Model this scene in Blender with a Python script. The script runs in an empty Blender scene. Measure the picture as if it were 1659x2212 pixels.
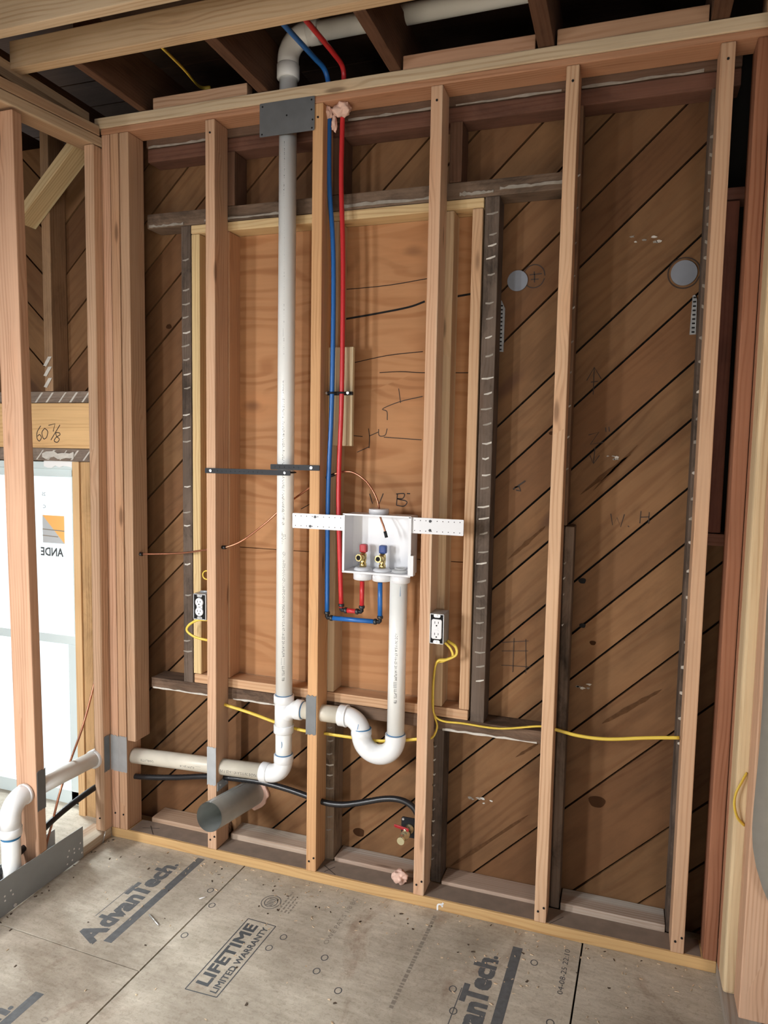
import bpy, bmesh, math, random
from mathutils import Vector, Matrix
random.seed(7)
S = bpy.context.scene
COL = S.collection
PI = math.pi
V = Vector

# ------------------------------------------------------------------ camera
cam = bpy.data.cameras.new('camera')
cam.sensor_fit = 'VERTICAL'; cam.sensor_height = 24.0
cam.lens = 1545.08 / 2212 * 24.0
cam.clip_start = 0.02; cam.clip_end = 200
camo = bpy.data.objects.new('camera', cam); COL.objects.link(camo)
R_ = V((0.947006, 0.320716, 0.017917)); U_ = V((-0.044832, 0.076736, 0.996043)); F_ = V((-0.318072, 0.944062, -0.087048))
M = Matrix((R_, U_, -F_)).transposed().to_4x4(); M.translation = V((1.43913, -2.24818, 1.55631))
camo.matrix_world = M
S.camera = camo

# ------------------------------------------------------------------ view, sky, daylight
S.view_settings.view_transform = 'Standard'; S.view_settings.look = 'None'
S.view_settings.gamma = 1.0; S.view_settings.use_curve_mapping = False
S.view_settings.exposure = 0.0
S.cycles.max_bounces = 6; S.cycles.diffuse_bounces = 4; S.cycles.glossy_bounces = 3
S.cycles.caustics_reflective = False; S.cycles.caustics_refractive = False
W = bpy.data.worlds.new('overcast_sky'); S.world = W; W.use_nodes = True
bg = W.node_tree.nodes['Background']; bg.inputs[0].default_value = (0.93, 0.97, 1.0, 1); bg.inputs[1].default_value = 1.4

def window_light(name, loc, target, sx, sy, power, col, spread=math.radians(112)):
    l = bpy.data.lights.new(name, 'AREA'); l.shape = 'RECTANGLE'; l.size = sx; l.size_y = sy
    l.energy = power; l.color = col; l.spread = spread
    o = bpy.data.objects.new(name, l); COL.objects.link(o); o.location = loc
    o.rotation_euler = (V(target) - V(loc)).to_track_quat('-Z', 'Y').to_euler()
    return o
window_light('daylight_rear_left', (-1.20, -2.8, 1.6), (0.05, -0.3, 0.1), .14, .8, 23, (0.98, 0.99, 1.0))
window_light('daylight_rear_mid', (-.50, -2.8, 1.6), (0.25, -0.3, 0.1), .14, .8, 20, (0.98, 0.99, 1.0))
window_light('daylight_rear_right', (2.9, -4.6, 1.5), (1.0, 0, 0.2), 1.0, 1.2, 17, (1.0, 0.98, 0.96))
window_light('daylight_side_window', (-3.0, 1.0, 2.2), (-.3, -.15, 0.0), .8, .8, 95, (0.97, 0.99, 1.0), math.radians(120))
sun = bpy.data.lights.new('sun', 'SUN'); sun.energy = 34; sun.angle = .01; sun.color = (1.0, .97, .92)
suno = bpy.data.objects.new('sun', sun); COL.objects.link(suno)
suno.rotation_euler = V((-.06, .80, -.42)).to_track_quat('-Z', 'Y').to_euler()

# ------------------------------------------------------------------ materials
MAT = {}
def newmat(name):
    m = bpy.data.materials.new(name); m.use_nodes = True; MAT[name] = m
    return m, m.node_tree.nodes, m.node_tree.links, m.node_tree.nodes['Principled BSDF']
def simple(name, col, rough=0.5, metal=0.0, noise=0.0, nscale=30, trans=0.0, spec=0.5, bump=0.0):
    m, N, L, B = newmat(name)
    B.inputs['Roughness'].default_value = rough; B.inputs['Metallic'].default_value = metal
    B.inputs['Specular IOR Level'].default_value = spec
    B.inputs['Transmission Weight'].default_value = trans
    B.inputs['Base Color'].default_value = (*col, 1)
    if noise or bump:
        tc = N.new('ShaderNodeTexCoord'); nz = N.new('ShaderNodeTexNoise'); nz.inputs['Scale'].default_value = nscale; nz.inputs['Detail'].default_value = 5
        L.new(tc.outputs['Object'], nz.inputs['Vector'])
        if noise:
            mx = N.new('ShaderNodeMix'); mx.data_type = 'RGBA'
            mx.inputs['A'].default_value = (*[c * (1 - noise) for c in col], 1); mx.inputs['B'].default_value = (*[min(1, c * (1 + noise * .5)) for c in col], 1)
            L.new(nz.outputs['Fac'], mx.inputs['Factor']); L.new(mx.outputs['Result'], B.inputs['Base Color'])
        if bump:
            bp = N.new('ShaderNodeBump'); bp.inputs['Strength'].default_value = bump; bp.inputs['Distance'].default_value = .004
            L.new(nz.outputs['Fac'], bp.inputs['Height']); L.new(bp.outputs['Normal'], B.inputs['Normal'])
    return m

def wood(name, grain=0.28, lines=0.35, freq=560, amp=26, wx=1.4, wy=5.0, knots=0.6, blotch=0.15, dirt=0.0, rough=0.75, across=55.0, along=1.3, knot_scale=(3.2, 14, 14), rings=0.0, spec=0.25):
    """Sawn timber: grain runs along the board's local X; the board's own tint is its object colour."""
    m, N, L, B = newmat(name)
    B.inputs['Roughness'].default_value = rough; B.inputs['Specular IOR Level'].default_value = spec
    def nd(t, **k):
        n = N.new(t)
        for a, b in k.items(): setattr(n, a, b)
        return n
    def math_(op, a, b=None, c=None, clamp=False):
        n = nd('ShaderNodeMath', operation=op, use_clamp=clamp)
        for i, x in enumerate((a, b, c)):
            if x is None: continue
            if isinstance(x, (int, float)): n.inputs[i].default_value = x
            else: L.new(x, n.inputs[i])
        return n.outputs[0]
    def vec(scale, off):
        n = nd('ShaderNodeVectorMath', operation='MULTIPLY'); L.new(off, n.inputs[0]); n.inputs[1].default_value = scale
        return n.outputs[0]
    def noise(v, sc, det=3, dist=0.0, rgh=.55):
        n = nd('ShaderNodeTexNoise'); n.inputs['Scale'].default_value = sc; n.inputs['Detail'].default_value = det
        n.inputs['Distortion'].default_value = dist; n.inputs['Roughness'].default_value = rgh
        L.new(v, n.inputs['Vector']); return n.outputs['Fac']
    def ramp(f, a, b):
        n = nd('ShaderNodeMapRange', interpolation_type='SMOOTHSTEP'); L.new(f, n.inputs['Value'])
        n.inputs['From Min'].default_value = a; n.inputs['From Max'].default_value = b
        return n.outputs['Result']
    tc = nd('ShaderNodeTexCoord'); oi = nd('ShaderNodeObjectInfo')
    rn = nd('ShaderNodeVectorMath', operation='SCALE'); rn.inputs[0].default_value = (37.1, 11.3, 23.7); L.new(oi.outputs['Random'], rn.inputs['Scale'])
    ad = nd('ShaderNodeVectorMath', operation='ADD'); L.new(tc.outputs['Object'], ad.inputs[0]); L.new(rn.outputs[0], ad.inputs[1])
    P = ad.outputs[0]
    fine = noise(vec((along * 3, across * 3, across * 3), P), 1.0, 3)
    broad = noise(vec((along, across * .35, across * .35), P), 1.0, 4, .6)
    blot = noise(P, 3.0, 3)
    # growth lines bending round knots
    vo = nd('ShaderNodeTexVoronoi', feature='F1'); vo.inputs['Scale'].default_value = 1.0; vo.inputs['Randomness'].default_value = 1.0
    L.new(vec(knot_scale, P), vo.inputs['Vector'])
    sepc = nd('ShaderNodeSeparateColor'); L.new(vo.outputs['Color'], sepc.inputs[0])
    has = ramp(sepc.outputs[0], .52, .56)
    kn = math_('MULTIPLY', math_('SUBTRACT', 1.0, ramp(vo.outputs['Distance'], .07, .17)), has)
    halo = math_('MULTIPLY', math_('SUBTRACT', 1.0, ramp(vo.outputs['Distance'], .1, .5)), has)
    sp = nd('ShaderNodeSeparateXYZ'); L.new(vec((1, freq, freq * .8), P), sp.inputs[0])
    wob = noise(vec((wx, wy, wy), P), 1.0, 2)
    ph = math_('ADD', math_('ADD', sp.outputs[1], sp.outputs[2]), math_('ADD', math_('MULTIPLY', wob, amp), math_('MULTIPLY', halo, 7.0)))
    ln = math_('SINE', ph)
    ln = math_('MULTIPLY', ramp(ln, -.2, 1.0), ramp(broad, .3, .7))
    val = math_('SUBTRACT', 1.0 + grain * .45, math_('MULTIPLY', broad, grain))
    val = math_('SUBTRACT', val, math_('MULTIPLY', math_('SUBTRACT', fine, .5), grain * .9))
    val = math_('SUBTRACT', val, math_('MULTIPLY', ln, lines * .5))
    val = math_('ADD', val, math_('MULTIPLY', math_('SUBTRACT', blot, .5), blotch * 2))
    if dirt:
        dn = ramp(noise(vec((4, 9, 9), P), 1.0, 6, .5, .7), .42, .68)
        val = math_('SUBTRACT', val, math_('MULTIPLY', dn, dirt))
    val = math_('MAXIMUM', val, .12)
    c1 = nd('ShaderNodeVectorMath', operation='SCALE'); L.new(oi.outputs['Color'], c1.inputs[0]); L.new(val, c1.inputs['Scale'])
    # growth lines are redder than the wood between
    red = nd('ShaderNodeMix'); red.data_type = 'RGBA'; red.blend_type = 'MULTIPLY'
    L.new(math_('MULTIPLY', math_('MAXIMUM', ln, math_('MULTIPLY', halo, .6)), lines), red.inputs['Factor']); L.new(c1.outputs[0], red.inputs['A']); red.inputs['B'].default_value = (1.0, .74, .55, 1)
    if name != 'new_lumber': sap_on = 0.0
    else: sap_on = 1.0
    so = nd('ShaderNodeSeparateXYZ'); L.new(tc.outputs['Object'], so.inputs[0])
    sapf = math_('ADD', math_('ADD', so.outputs[1], math_('MULTIPLY', so.outputs[2], .55)), math_('ADD', math_('MULTIPLY', wob, .03), math_('SUBTRACT', math_('MULTIPLY', oi.outputs['Alpha'], .09), .09)))
    sap = ramp(sapf, -.004, .012)
    sm = nd('ShaderNodeMix'); sm.data_type = 'RGBA'; sm.blend_type = 'MULTIPLY'; L.new(math_('MULTIPLY', sap, sap_on), sm.inputs['Factor']); L.new(red.outputs['Result'], sm.inputs['A']); sm.inputs['B'].default_value = (1.16, 1.36, 1.5, 1)
    red = sm
    km = nd('ShaderNodeMix'); km.data_type = 'RGBA'; L.new(math_('MULTIPLY', kn, knots), km.inputs['Factor']); L.new(red.outputs['Result'], km.inputs['A']); km.inputs['B'].default_value = (.09, .04, .02, 1)
    L.new(km.outputs['Result'], B.inputs['Base Color'])
    bp = nd('ShaderNodeBump'); bp.inputs['Strength'].default_value = .25; bp.inputs['Distance'].default_value = .0015
    L.new(math_('ADD', fine, math_('MULTIPLY', ln, .4)), bp.inputs['Height']); L.new(bp.outputs['Normal'], B.inputs['Normal'])
    return m
wood('new_lumber', grain=.24, lines=.42, knots=.62, blotch=.12, freq=520, amp=30)
wood('old_lumber', grain=.4, lines=.3, knots=.5, blotch=.25, dirt=.25, rough=.85)
wood('lath_stained_lumber', grain=.5, lines=.25, knots=.3, blotch=.45, dirt=.55, rough=.9)
wood('sheathing_wood', grain=.30, lines=.28, knots=.8, blotch=.34, dirt=.16, across=26, along=1.6, knot_scale=(1.6, 5.5, 5.5), freq=150, amp=44, wx=1.0, wy=5.0)
wood('plywood', grain=.22, lines=.42, knots=.75, blotch=.12, across=22, along=1.4, knot_scale=(2.6, 5.0, 5.0), freq=120, amp=48, wx=1.1, wy=4.5)

def subfloor(name):
    m, N, L, B = newmat(name)
    B.inputs['Roughness'].default_value = .62; B.inputs['Specular IOR Level'].default_value = .3
    tc = N.new('ShaderNodeTexCoord')
    def nz(scale, vs, det=5, dist=.4, rgh=.6):
        mp = N.new('ShaderNodeMapping'); mp.inputs['Scale'].default_value = vs; L.new(tc.outputs['Object'], mp.inputs['Vector'])
        n = N.new('ShaderNodeTexNoise'); n.inputs['Scale'].default_value = scale; n.inputs['Detail'].default_value = det; n.inputs['Distortion'].default_value = dist; n.inputs['Roughness'].default_value = rgh
        L.new(mp.outputs[0], n.inputs['Vector']); return n.outputs['Fac']
    def ramp(f, pts):
        r = N.new('ShaderNodeValToRGB'); L.new(f, r.inputs[0])
        for i, (p, c) in enumerate(pts):
            e = r.color_ramp.elements[i] if i < 2 else r.color_ramp.elements.new(p)
            e.position = p; e.color = (*c, 1)
        return r.outputs[0]
    base = ramp(nz(1.0, (14, 60, 14)), [(.3, (.455, .41, .335)), (.7, (.59, .54, .46))])
    dust = ramp(nz(2.6, (1, 1, 1), 4, .3), [(.35, (.66, .62, .58)), (.62, (1.12, 1.1, 1.07))])
    mx = N.new('ShaderNodeMix'); mx.data_type = 'RGBA'; mx.blend_type = 'MULTIPLY'; mx.inputs['Factor'].default_value = 1
    L.new(base, mx.inputs['A']); L.new(dust, mx.inputs['B'])
    fl = ramp(nz(1.0, (90, 90, 90), 6, .8, .75), [(.36, (.62, .58, .54)), (.5, (1, 1, 1))])
    m2 = N.new('ShaderNodeMix'); m2.data_type = 'RGBA'; m2.blend_type = 'MULTIPLY'; m2.inputs['Factor'].default_value = .55
    L.new(mx.outputs['Result'], m2.inputs['A']); L.new(fl, m2.inputs['B'])
    st = ramp(nz(1.7, (1.6, .8, 1), 6, 1.4, .6), [(.60, (1, 1, 1)), (.70, (.62, .52, .47))])
    m3 = N.new('ShaderNodeMix'); m3.data_type = 'RGBA'; m3.blend_type = 'MULTIPLY'; m3.inputs['Factor'].default_value = .8
    L.new(m2.outputs['Result'], m3.inputs['A']); L.new(st, m3.inputs['B'])
    L.new(m3.outputs['Result'], B.inputs['Base Color'])
    bp = N.new('ShaderNodeBump'); bp.inputs['Strength'].default_value = .3; bp.inputs['Distance'].default_value = .002
    L.new(nz(1.0, (60, 160, 60)), bp.inputs['Height']); L.new(bp.outputs['Normal'], B.inputs['Normal'])
subfloor('engineered_subfloor')
simple('pvc', (.88, .885, .86), .32, noise=.1, nscale=9)
simple('pvc_fitting', (.82, .83, .84), .26, noise=.05, nscale=9)
simple('pvc_cream', (.66, .61, .51), .38, noise=.25, nscale=12)
simple('primer_blue', (.03, .17, .36), .5)
simple('white_plastic', (.74, .745, .77), .35)
simple('clear_plastic', (.75, .75, .75), .25, trans=.3)
simple('black_plastic', (.012, .013, .016), .5, spec=.25)
simple('black_hole', (.006, .005, .005), .95)
simple('rubber_black', (.012, .012, .014), .35)
simple('pex_blue', (.018, .13, .42), .35)
simple('pex_red', (.55, .028, .032), .35)
simple('crimp_metal', (.05, .052, .055), .4, metal=.6)
simple('galvanised', (.52, .54, .56), .45, metal=.45, noise=.25, nscale=25)
simple('dark_steel', (.19, .20, .21), .5, metal=.4, noise=.3, nscale=18)
simple('duct_steel', (.46, .48, .46), .36, metal=.2, noise=.3, nscale=12)
simple('screw_metal', (.75, .75, .76), .3, metal=.8)
simple('damper', (.42, .40, .24), .5)
simple('copper', (.5, .22, .13), .3, metal=.85, noise=.3, nscale=30)
simple('brass', (.72, .55, .24), .25, metal=.95)
simple('brass_clear', (.72, .66, .42), .2, metal=.8)
simple('handle_red', (.42, .02, .03), .4)
simple('handle_blue', (.015, .05, .22), .4)
simple('cable_yellow', (.72, .52, .07), .42)
simple('foam', (.78, .52, .42), .85, noise=.25, nscale=40, bump=.5)
simple('ink', (.075, .08, .085), .75)
simple('ink_grey', (.135, .14, .145), .75, noise=.5, nscale=60)
simple('ink_faint', (.27, .235, .19), .8)
simple('pencil', (.035, .022, .016), .8)
simple('pipe_print', (.07, .075, .075), .6)
simple('plaster_grey', (.33, .295, .25), .9, noise=.5, nscale=40)
simple('plate_dust', (.25, .185, .14), .9, noise=.35, nscale=25)
simple('zinc', (.33, .36, .38), .45, metal=.25, noise=.15, nscale=14)
simple('pitch', (.105, .05, .022), .85, spec=.1, noise=.5, nscale=60)
simple('stain', (.05, .022, .01), .9, spec=.05)
simple('plaster', (.62, .58, .52), .9, noise=.4, nscale=50)
simple('chalk_white', (.85, .85, .85), .9)
simple('window_vinyl', (.66, .75, .76), .4)
simple('sticker_paper', (.88, .88, .88), .6)
simple('logo_orange', (.95, .5, .15), .6)  # sticker orange, base brightened to stand in for daylight shining through it
simple('logo_grey', (.52, .54, .56), .6)  # sticker grey, backlight likewise put into the base colour
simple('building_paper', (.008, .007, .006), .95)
simple('patch_grey', (.20, .215, .25), .6, noise=.2, nscale=20)
simple('lath_mesh', (.42, .42, .42), .5, metal=.5, noise=.5, nscale=60)
simple('canvas', (.60, .57, .50), .9, noise=.1, nscale=30)
simple('shell_wall', (.24, .19, .15), .9, noise=.2, nscale=3)
m, N, L, B = newmat('window_glass')      # thin pane: clear, with a sheen at grazing angles
tr = N.new('ShaderNodeBsdfTransparent'); tr.inputs[0].default_value = (.94, .97, .97, 1)
gl = N.new('ShaderNodeBsdfGlossy'); gl.inputs['Roughness'].default_value = .02
lw_ = N.new('ShaderNodeLayerWeight'); lw_.inputs['Blend'].default_value = .5
fr_ = N.new('ShaderNodeMath'); fr_.operation = 'POWER'; L.new(lw_.outputs['Facing'], fr_.inputs[0]); fr_.inputs[1].default_value = 5
mxs = N.new('ShaderNodeMixShader'); L.new(fr_.outputs[0], mxs.inputs[0]); L.new(tr.outputs[0], mxs.inputs[1]); L.new(gl.outputs[0], mxs.inputs[2])
L.new(mxs.outputs[0], N['Material Output'].inputs['Surface'])

# ------------------------------------------------------------------ helpers
def attach(o, parent):
    if parent is not None:
        o.parent = parent; o.matrix_parent_inverse = parent.matrix_world.inverted()
def link(name, me, mat, parent=None, mw=None, color=None, smooth=False):
    o = bpy.data.objects.new(name, me); COL.objects.link(o)
    if mat: me.materials.clear(); me.materials.append(MAT[mat])
    if mw is not None: o.matrix_world = mw
    if color: o.color = tuple(color) if len(color) == 4 else (*color, random.uniform(0, .8) if mat == 'new_lumber' else 0)
    if smooth:
        for p in me.polygons: p.use_smooth = True
    if parent is not None:
        o.parent = parent; o.matrix_parent_inverse = parent.matrix_world.inverted()
    return o
def tag(o, label=None, cat=None, group=None, kind=None):
    if label: o['label'] = label
    if cat: o['category'] = cat
    if group: o['group'] = group
    if kind: o['kind'] = kind
    return o
def empty(name, loc=(0, 0, 0), **k):
    o = bpy.data.objects.new(name, None); COL.objects.link(o); o.empty_display_size = .05
    o.matrix_world = Matrix.Translation(V(loc))
    return tag(o, **k)
def bm_mesh(bm, name):
    me = bpy.data.meshes.new(name); bm.normal_update(); bm.to_mesh(me); bm.free(); return me
def cham_box(lx, ly, lz, c):
    bm = bmesh.new(); bmesh.ops.create_cube(bm, size=1.0)
    for v in bm.verts: v.co = V((v.co.x * lx, v.co.y * ly, v.co.z * lz))
    if c > 0: bmesh.ops.bevel(bm, geom=list(bm.edges), offset=c, segments=2, affect='EDGES', profile=.6)
    return bm
NEW = [(.60, .375, .235), (.63, .42, .27), (.56, .33, .20), (.66, .47, .31)]
def tint(c, s=.06):
    k = 1 + random.uniform(-s, s); return tuple(min(1, x * k) for x in c[:3]) + tuple(c[3:])
def board(name, a, b, u, su, sv, mat='new_lumber', parent=None, color=None, cham=.003):
    """A length of timber from a to b; u is the direction of its su-wide side."""
    a = V(a); b = V(b); X = (b - a).normalized(); u = V(u); Y = (u - X * u.dot(X)).normalized(); Z = X.cross(Y)
    mw = Matrix((X, Y, Z)).transposed().to_4x4(); mw.translation = (a + b) / 2
    me = bm_mesh(cham_box((b - a).length, su, sv, cham), name)
    return link(name, me, mat, parent, mw, tint(color or random.choice(NEW)))
def bx(name, x0, x1, y0, y1, z0, z1, mat='new_lumber', parent=None, color=None, cham=.003, shift=(0, 0, 0)):
    d = (x1 - x0, y1 - y0, z1 - z0); k = d.index(max(d)); c = V(((x0 + x1) / 2, (y0 + y1) / 2, (z0 + z1) / 2))
    ax = [V((1, 0, 0)), V((0, 1, 0)), V((0, 0, 1))]; j = (k + 1) % 3; i = (k + 2) % 3
    a = c - ax[k] * d[k] / 2; b = c + ax[k] * d[k] / 2 + V(shift)
    return board(name, a, b, ax[j], d[j], d[i], mat, parent, color, cham)
def frames(pts):
    T = []
    for i in range(len(pts)):
        T.append((pts[min(i + 1, len(pts) - 1)] - pts[max(i - 1, 0)]).normalized())
    up = V((0, 0, 1)) if abs(T[0].z) < .9 else V((1, 0, 0))
    n = (up - T[0] * up.dot(T[0])).normalized(); out = []
    for t in T:
        n = (n - t * n.dot(t)).normalized(); out.append((t, n, t.cross(n)))
    return out
def sweep(bm, pts, radii, segs=16, cap=True, flat=1.0):
    pts = [V(p) for p in pts]
    if not hasattr(radii, '__len__'): radii = [radii] * len(pts)
    rings = []
    for p, r, (t, n, b) in zip(pts, radii, frames(pts)):
        rings.append([bm.verts.new(p + n * math.cos(2 * PI * k / segs) * r + b * math.sin(2 * PI * k / segs) * r * flat) for k in range(segs)])
    for A, Bb in zip(rings, rings[1:]):
        for k in range(segs):
            f = bm.faces.new((A[k], A[(k + 1) % segs], Bb[(k + 1) % segs], Bb[k])); f.smooth = True
    if cap:
        bm.faces.new(rings[0][::-1]); bm.faces.new(rings[-1])
def tube(name, pts, radii, mat, parent=None, segs=16, cap=True, flat=1.0):
    bm = bmesh.new(); sweep(bm, pts, radii, segs, cap, flat); return link(name, bm_mesh(bm, name), mat, parent)
def spline(pts, n=8):
    pts = [V(p) for p in pts]; out = []
    P = [pts[0] * 2 - pts[1]] + pts + [pts[-1] * 2 - pts[-2]]
    for i in range(1, len(P) - 2):
        for k in range(n):
            t = k / n; a, b, c, d = P[i - 1:i + 3]
            out.append(.5 * ((2 * b) + (c - a) * t + (2 * a - 5 * b + 4 * c - d) * t * t + (3 * b - a - 3 * c + d) * t ** 3))
    return out + [pts[-1]]
def arc(c, r, e1, e2, a0, a1, n=12):
    c = V(c); e1 = V(e1); e2 = V(e2)
    return [c + e1 * math.cos(a0 + (a1 - a0) * k / n) * r + e2 * math.sin(a0 + (a1 - a0) * k / n) * r for k in range(n + 1)]
def ring(name, p, d, r0, r1, h, mat, parent, segs=24):
    """A short collar round an axis d at p (outer radius r1)."""
    p = V(p); d = V(d).normalized()
    e = min(.002, h * .2)
    return tube(name, [p - d * h / 2, p - d * (h / 2 - .0001), p - d * (h / 2 - e), p + d * (h / 2 - e), p + d * h / 2], [r0, r1 - e, r1, r1, r1 - e], mat, parent, segs)
def disc(name, p, n, r, mat, parent, h=.0015, segs=12):
    p = V(p); n = V(n).normalized(); return tube(name, [p - n * h * .5, p + n * h], r, mat, parent, segs)
def frame_mat(o, x, y):
    x = V(x).normalized(); y = V(y); y = (y - x * y.dot(x)).normalized(); z = x.cross(y)
    m_ = Matrix((x, y, z)).transposed().to_4x4(); m_.translation = V(o); return m_
def text_mesh(body, bold=0.0, shear=0.0, h=.0004, res=2):
    cu = bpy.data.curves.new('t', 'FONT'); cu.body = body; cu.size = 1; cu.offset = bold; cu.shear = shear; cu.resolution_u = res
    ob = bpy.data.objects.new('t', cu); COL.objects.link(ob)
    dg = bpy.context.evaluated_depsgraph_get(); dg.update()
    me = bpy.data.meshes.new_from_object(ob.evaluated_get(dg)); bpy.data.objects.remove(ob); bpy.data.curves.remove(cu)
    return me
def text(name, body, o, x, y, width, height, mat, parent, bold=0.0, shear=0.0, thick=0.0):
    """Flat printing: lettering laid from o along x, letters rising along y, fitted to width by height."""
    me = text_mesh(body, bold, shear)
    xs = [v.co.x for v in me.vertices]; ys = [v.co.y for v in me.vertices]
    x0, x1, y0, y1 = min(xs), max(xs), min(ys), max(ys)
    for v in me.vertices: v.co = V(((v.co.x - x0) / (x1 - x0) * width, (v.co.y - y0) / (y1 - y0) * height, 0))
    if thick:
        bm = bmesh.new()
        for k, (a, b) in enumerate(((0, 0), (thick, 0), (0, thick), (thick, thick), (thick / 2, thick / 2))):
            for v in me.vertices: v.co = V((v.co.x + a, v.co.y + b, k * .00003))
            bm.from_mesh(me)
            for v in me.vertices: v.co = V((v.co.x - a, v.co.y - b, 0))
        bm.to_mesh(me); bm.free()
    return link(name, me, mat, parent, frame_mat(o, x, y))
def strokes(name, lines, o, x, y, w, mat, parent):
    """Pen or pencil strokes: flat ribbons of width w in the plane of x and y at o."""
    bm = bmesh.new()
    for ln in lines:
        P = [V((a, b, 0)) for a, b in ln]
        L_ = []
        for i, p in enumerate(P):
            t = (P[min(i + 1, len(P) - 1)] - P[max(i - 1, 0)]).normalized(); n = V((-t.y, t.x, 0)) * w / 2
            L_.append((bm.verts.new(p + n), bm.verts.new(p - n)))
        for (a, b), (c, d) in zip(L_, L_[1:]): bm.faces.new((a, b, d, c))
    return link(name, bm_mesh(bm, name), mat, parent, frame_mat(o, x, y))
def prism(name, poly, o, x, y, h, mat, parent, color=None, cham=0):
    """A flat shape with thickness: outline poly in the plane of x and y at o, raised by h."""
    bm = bmesh.new(); a = [bm.verts.new((p[0], p[1], 0)) for p in poly]; b = [bm.verts.new((p[0], p[1], h)) for p in poly]
    n = len(poly); bm.faces.new(a[::-1]); bm.faces.new(b)
    for k in range(n): bm.faces.new((a[k], a[(k + 1) % n], b[(k + 1) % n], b[k]))
    bmesh.ops.recalc_face_normals(bm, faces=bm.faces)
    if cham: bmesh.ops.bevel(bm, geom=[e for e in bm.edges], offset=cham, segments=1, affect='EDGES')
    return link(name, bm_mesh(bm, name), mat, parent, frame_mat(o, x, y), color)
def rrect(w, h, r, n=4):
    P = []
    for cx, cy, a0 in ((w / 2 - r, h / 2 - r, 0), (-w / 2 + r, h / 2 - r, PI / 2), (-w / 2 + r, -h / 2 + r, PI), (w / 2 - r, -h / 2 + r, PI * 1.5)):
        for k in range(n + 1): P.append((cx + r * math.cos(a0 + PI / 2 * k / n), cy + r * math.sin(a0 + PI / 2 * k / n)))
    return P
def clip(poly, nx, ny, d):
    """Keep the part of poly with nx*x + ny*y <= d."""
    out = []
    for i in range(len(poly)):
        p, q = poly[i], poly[(i + 1) % len(poly)]; a = nx * p[0] + ny * p[1] - d; b = nx * q[0] + ny * q[1] - d
        if a <= 0: out.append(p)
        if a * b < 0:
            t = a / (a - b); out.append((p[0] + (q[0] - p[0]) * t, p[1] + (q[1] - p[1]) * t))
    return out
XA, YA, ZA = V((1, 0, 0)), V((0, 1, 0)), V((0, 0, 1))

# ================================================================== SETTING
wb = empty('wall_back', kind='structure')
wl = empty('wall_left', kind='structure')
wr = empty('wall_right', kind='structure')
ce = empty('ceiling', kind='structure')
fl = empty('floor', kind='structure')

# ---- floor: tongue-and-groove subfloor sheets, 4 ft wide, turned about two degrees to the wall
fa = V((.037, 1, 0)).normalized(); fb = V((1, -.037, 0)).normalized(); f0 = V((.158, 0, 0))
def sheet(s0, s1, t0, t1):
    g = .0027
    return prism('floor_panel', [(s0 + g, t0 + g), (s1 - g, t0 + g), (s1 - g, t1 - g), (s0 + g, t1 - g)], f0 + V((0, 0, -.018)), fb, fa, .018, 'engineered_subfloor', fl)
pA = sheet(-1.6, 0, -.58, .24); pB = sheet(-1.6, 0, -5.2, -.58); pC = sheet(0, 1.216, -2.4, .24); pD = sheet(1.216, 2.7, -5.2, .24)
sheet(0, 1.216, -5.2, -2.4); sheet(2.7, 4.2, -5.2, .24)
sub = bx('subfloor_board', -1.7, 4.4, -5.3, .3, -.06, -.019, 'building_paper', fl)

# ---- new stud wall in front
OFF = [0, .002, -.002, .0012, .0077]
SC = [(.60, .38, .245), (.60, .345, .17), (.62, .385, .245, .95), (.62, .40, .25), (.60, .38, .24)]
studs = []
for k in range(5):
    x = k * .4064 + OFF[k]
    s = bx('wall_stud', x, x + .0381, .0005, .0889, .038, 2.685, parent=wb, color=SC[k], cham=.004)
    studs.append(s)
    for zz, dx in ((.075, .012), (.09, .03), (2.64, .02)):
        disc('nail_head', (x + dx, -.0002, zz), (0, -1, 0), .0035, 'black_hole', s)
s6 = bx('wall_stud', 1.7246, 1.763, .0005, .0889, .038, 2.685, parent=wb, color=(.36, .16, .09), cham=.004)
bx('wall_stud', 1.742, 1.785, -.003, .085, 2.745, 3.05, parent=wb, color=(.5, .3, .18))
c1 = bx('corner_post', -.4385, -.4035, .001, .0889, .038, 2.685, parent=wb, color=(.62, .385, .26))
c2 = bx('corner_post', -.4000, -.3645, 0, .0889, .038, 2.685, parent=wb, color=(.60, .37, .23))
c3 = bx('corner_post', -.3600, -.321, 0, .089, .405, 2.685, parent=wb, color=(.57, .37, .24), cham=.004)
for c in (c1, c2):
    disc('nail_head', (c.matrix_world.translation.x, -.0004, .10), (0, -1, 0), .0035, 'black_hole', c)
bx('bottom_plate', -.44, 1.763, 0, .0895, .0005, .038, parent=wb, color=(.60, .38, .17))
bx('plate_dust', -.36, 1.72, .008, .0893, .0375, .0386, 'plate_dust', wb, cham=0)
bx('top_plate', -.44, 1.85, 0, .0895, 2.6855, 2.7065, parent=wb, color=(.50, .26, .15))
bx('top_plate', -.465, 1.85, -.004, .0895, 2.707, 2.7445, parent=wb, color=(.66, .52, .35))
strokes('pencil_mark', [[(-.32, .035), (-.255, .055)], [(-.30, .06), (-.25, .008)]], (0, 0, .0390), XA, YA, .003, 'pencil', wb)
strokes('pencil_mark', [[(.46, .05), (.52, .01)], [(.475, .015), (.50, .055)]], (0, 0, .0390), XA, YA, .003, 'pencil', wb)
strokes('pencil_mark', [[(1.27, .004), (1.31, .055)]], (0, 0, .0390), XA, YA, .002, 'pencil', wb)

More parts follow.
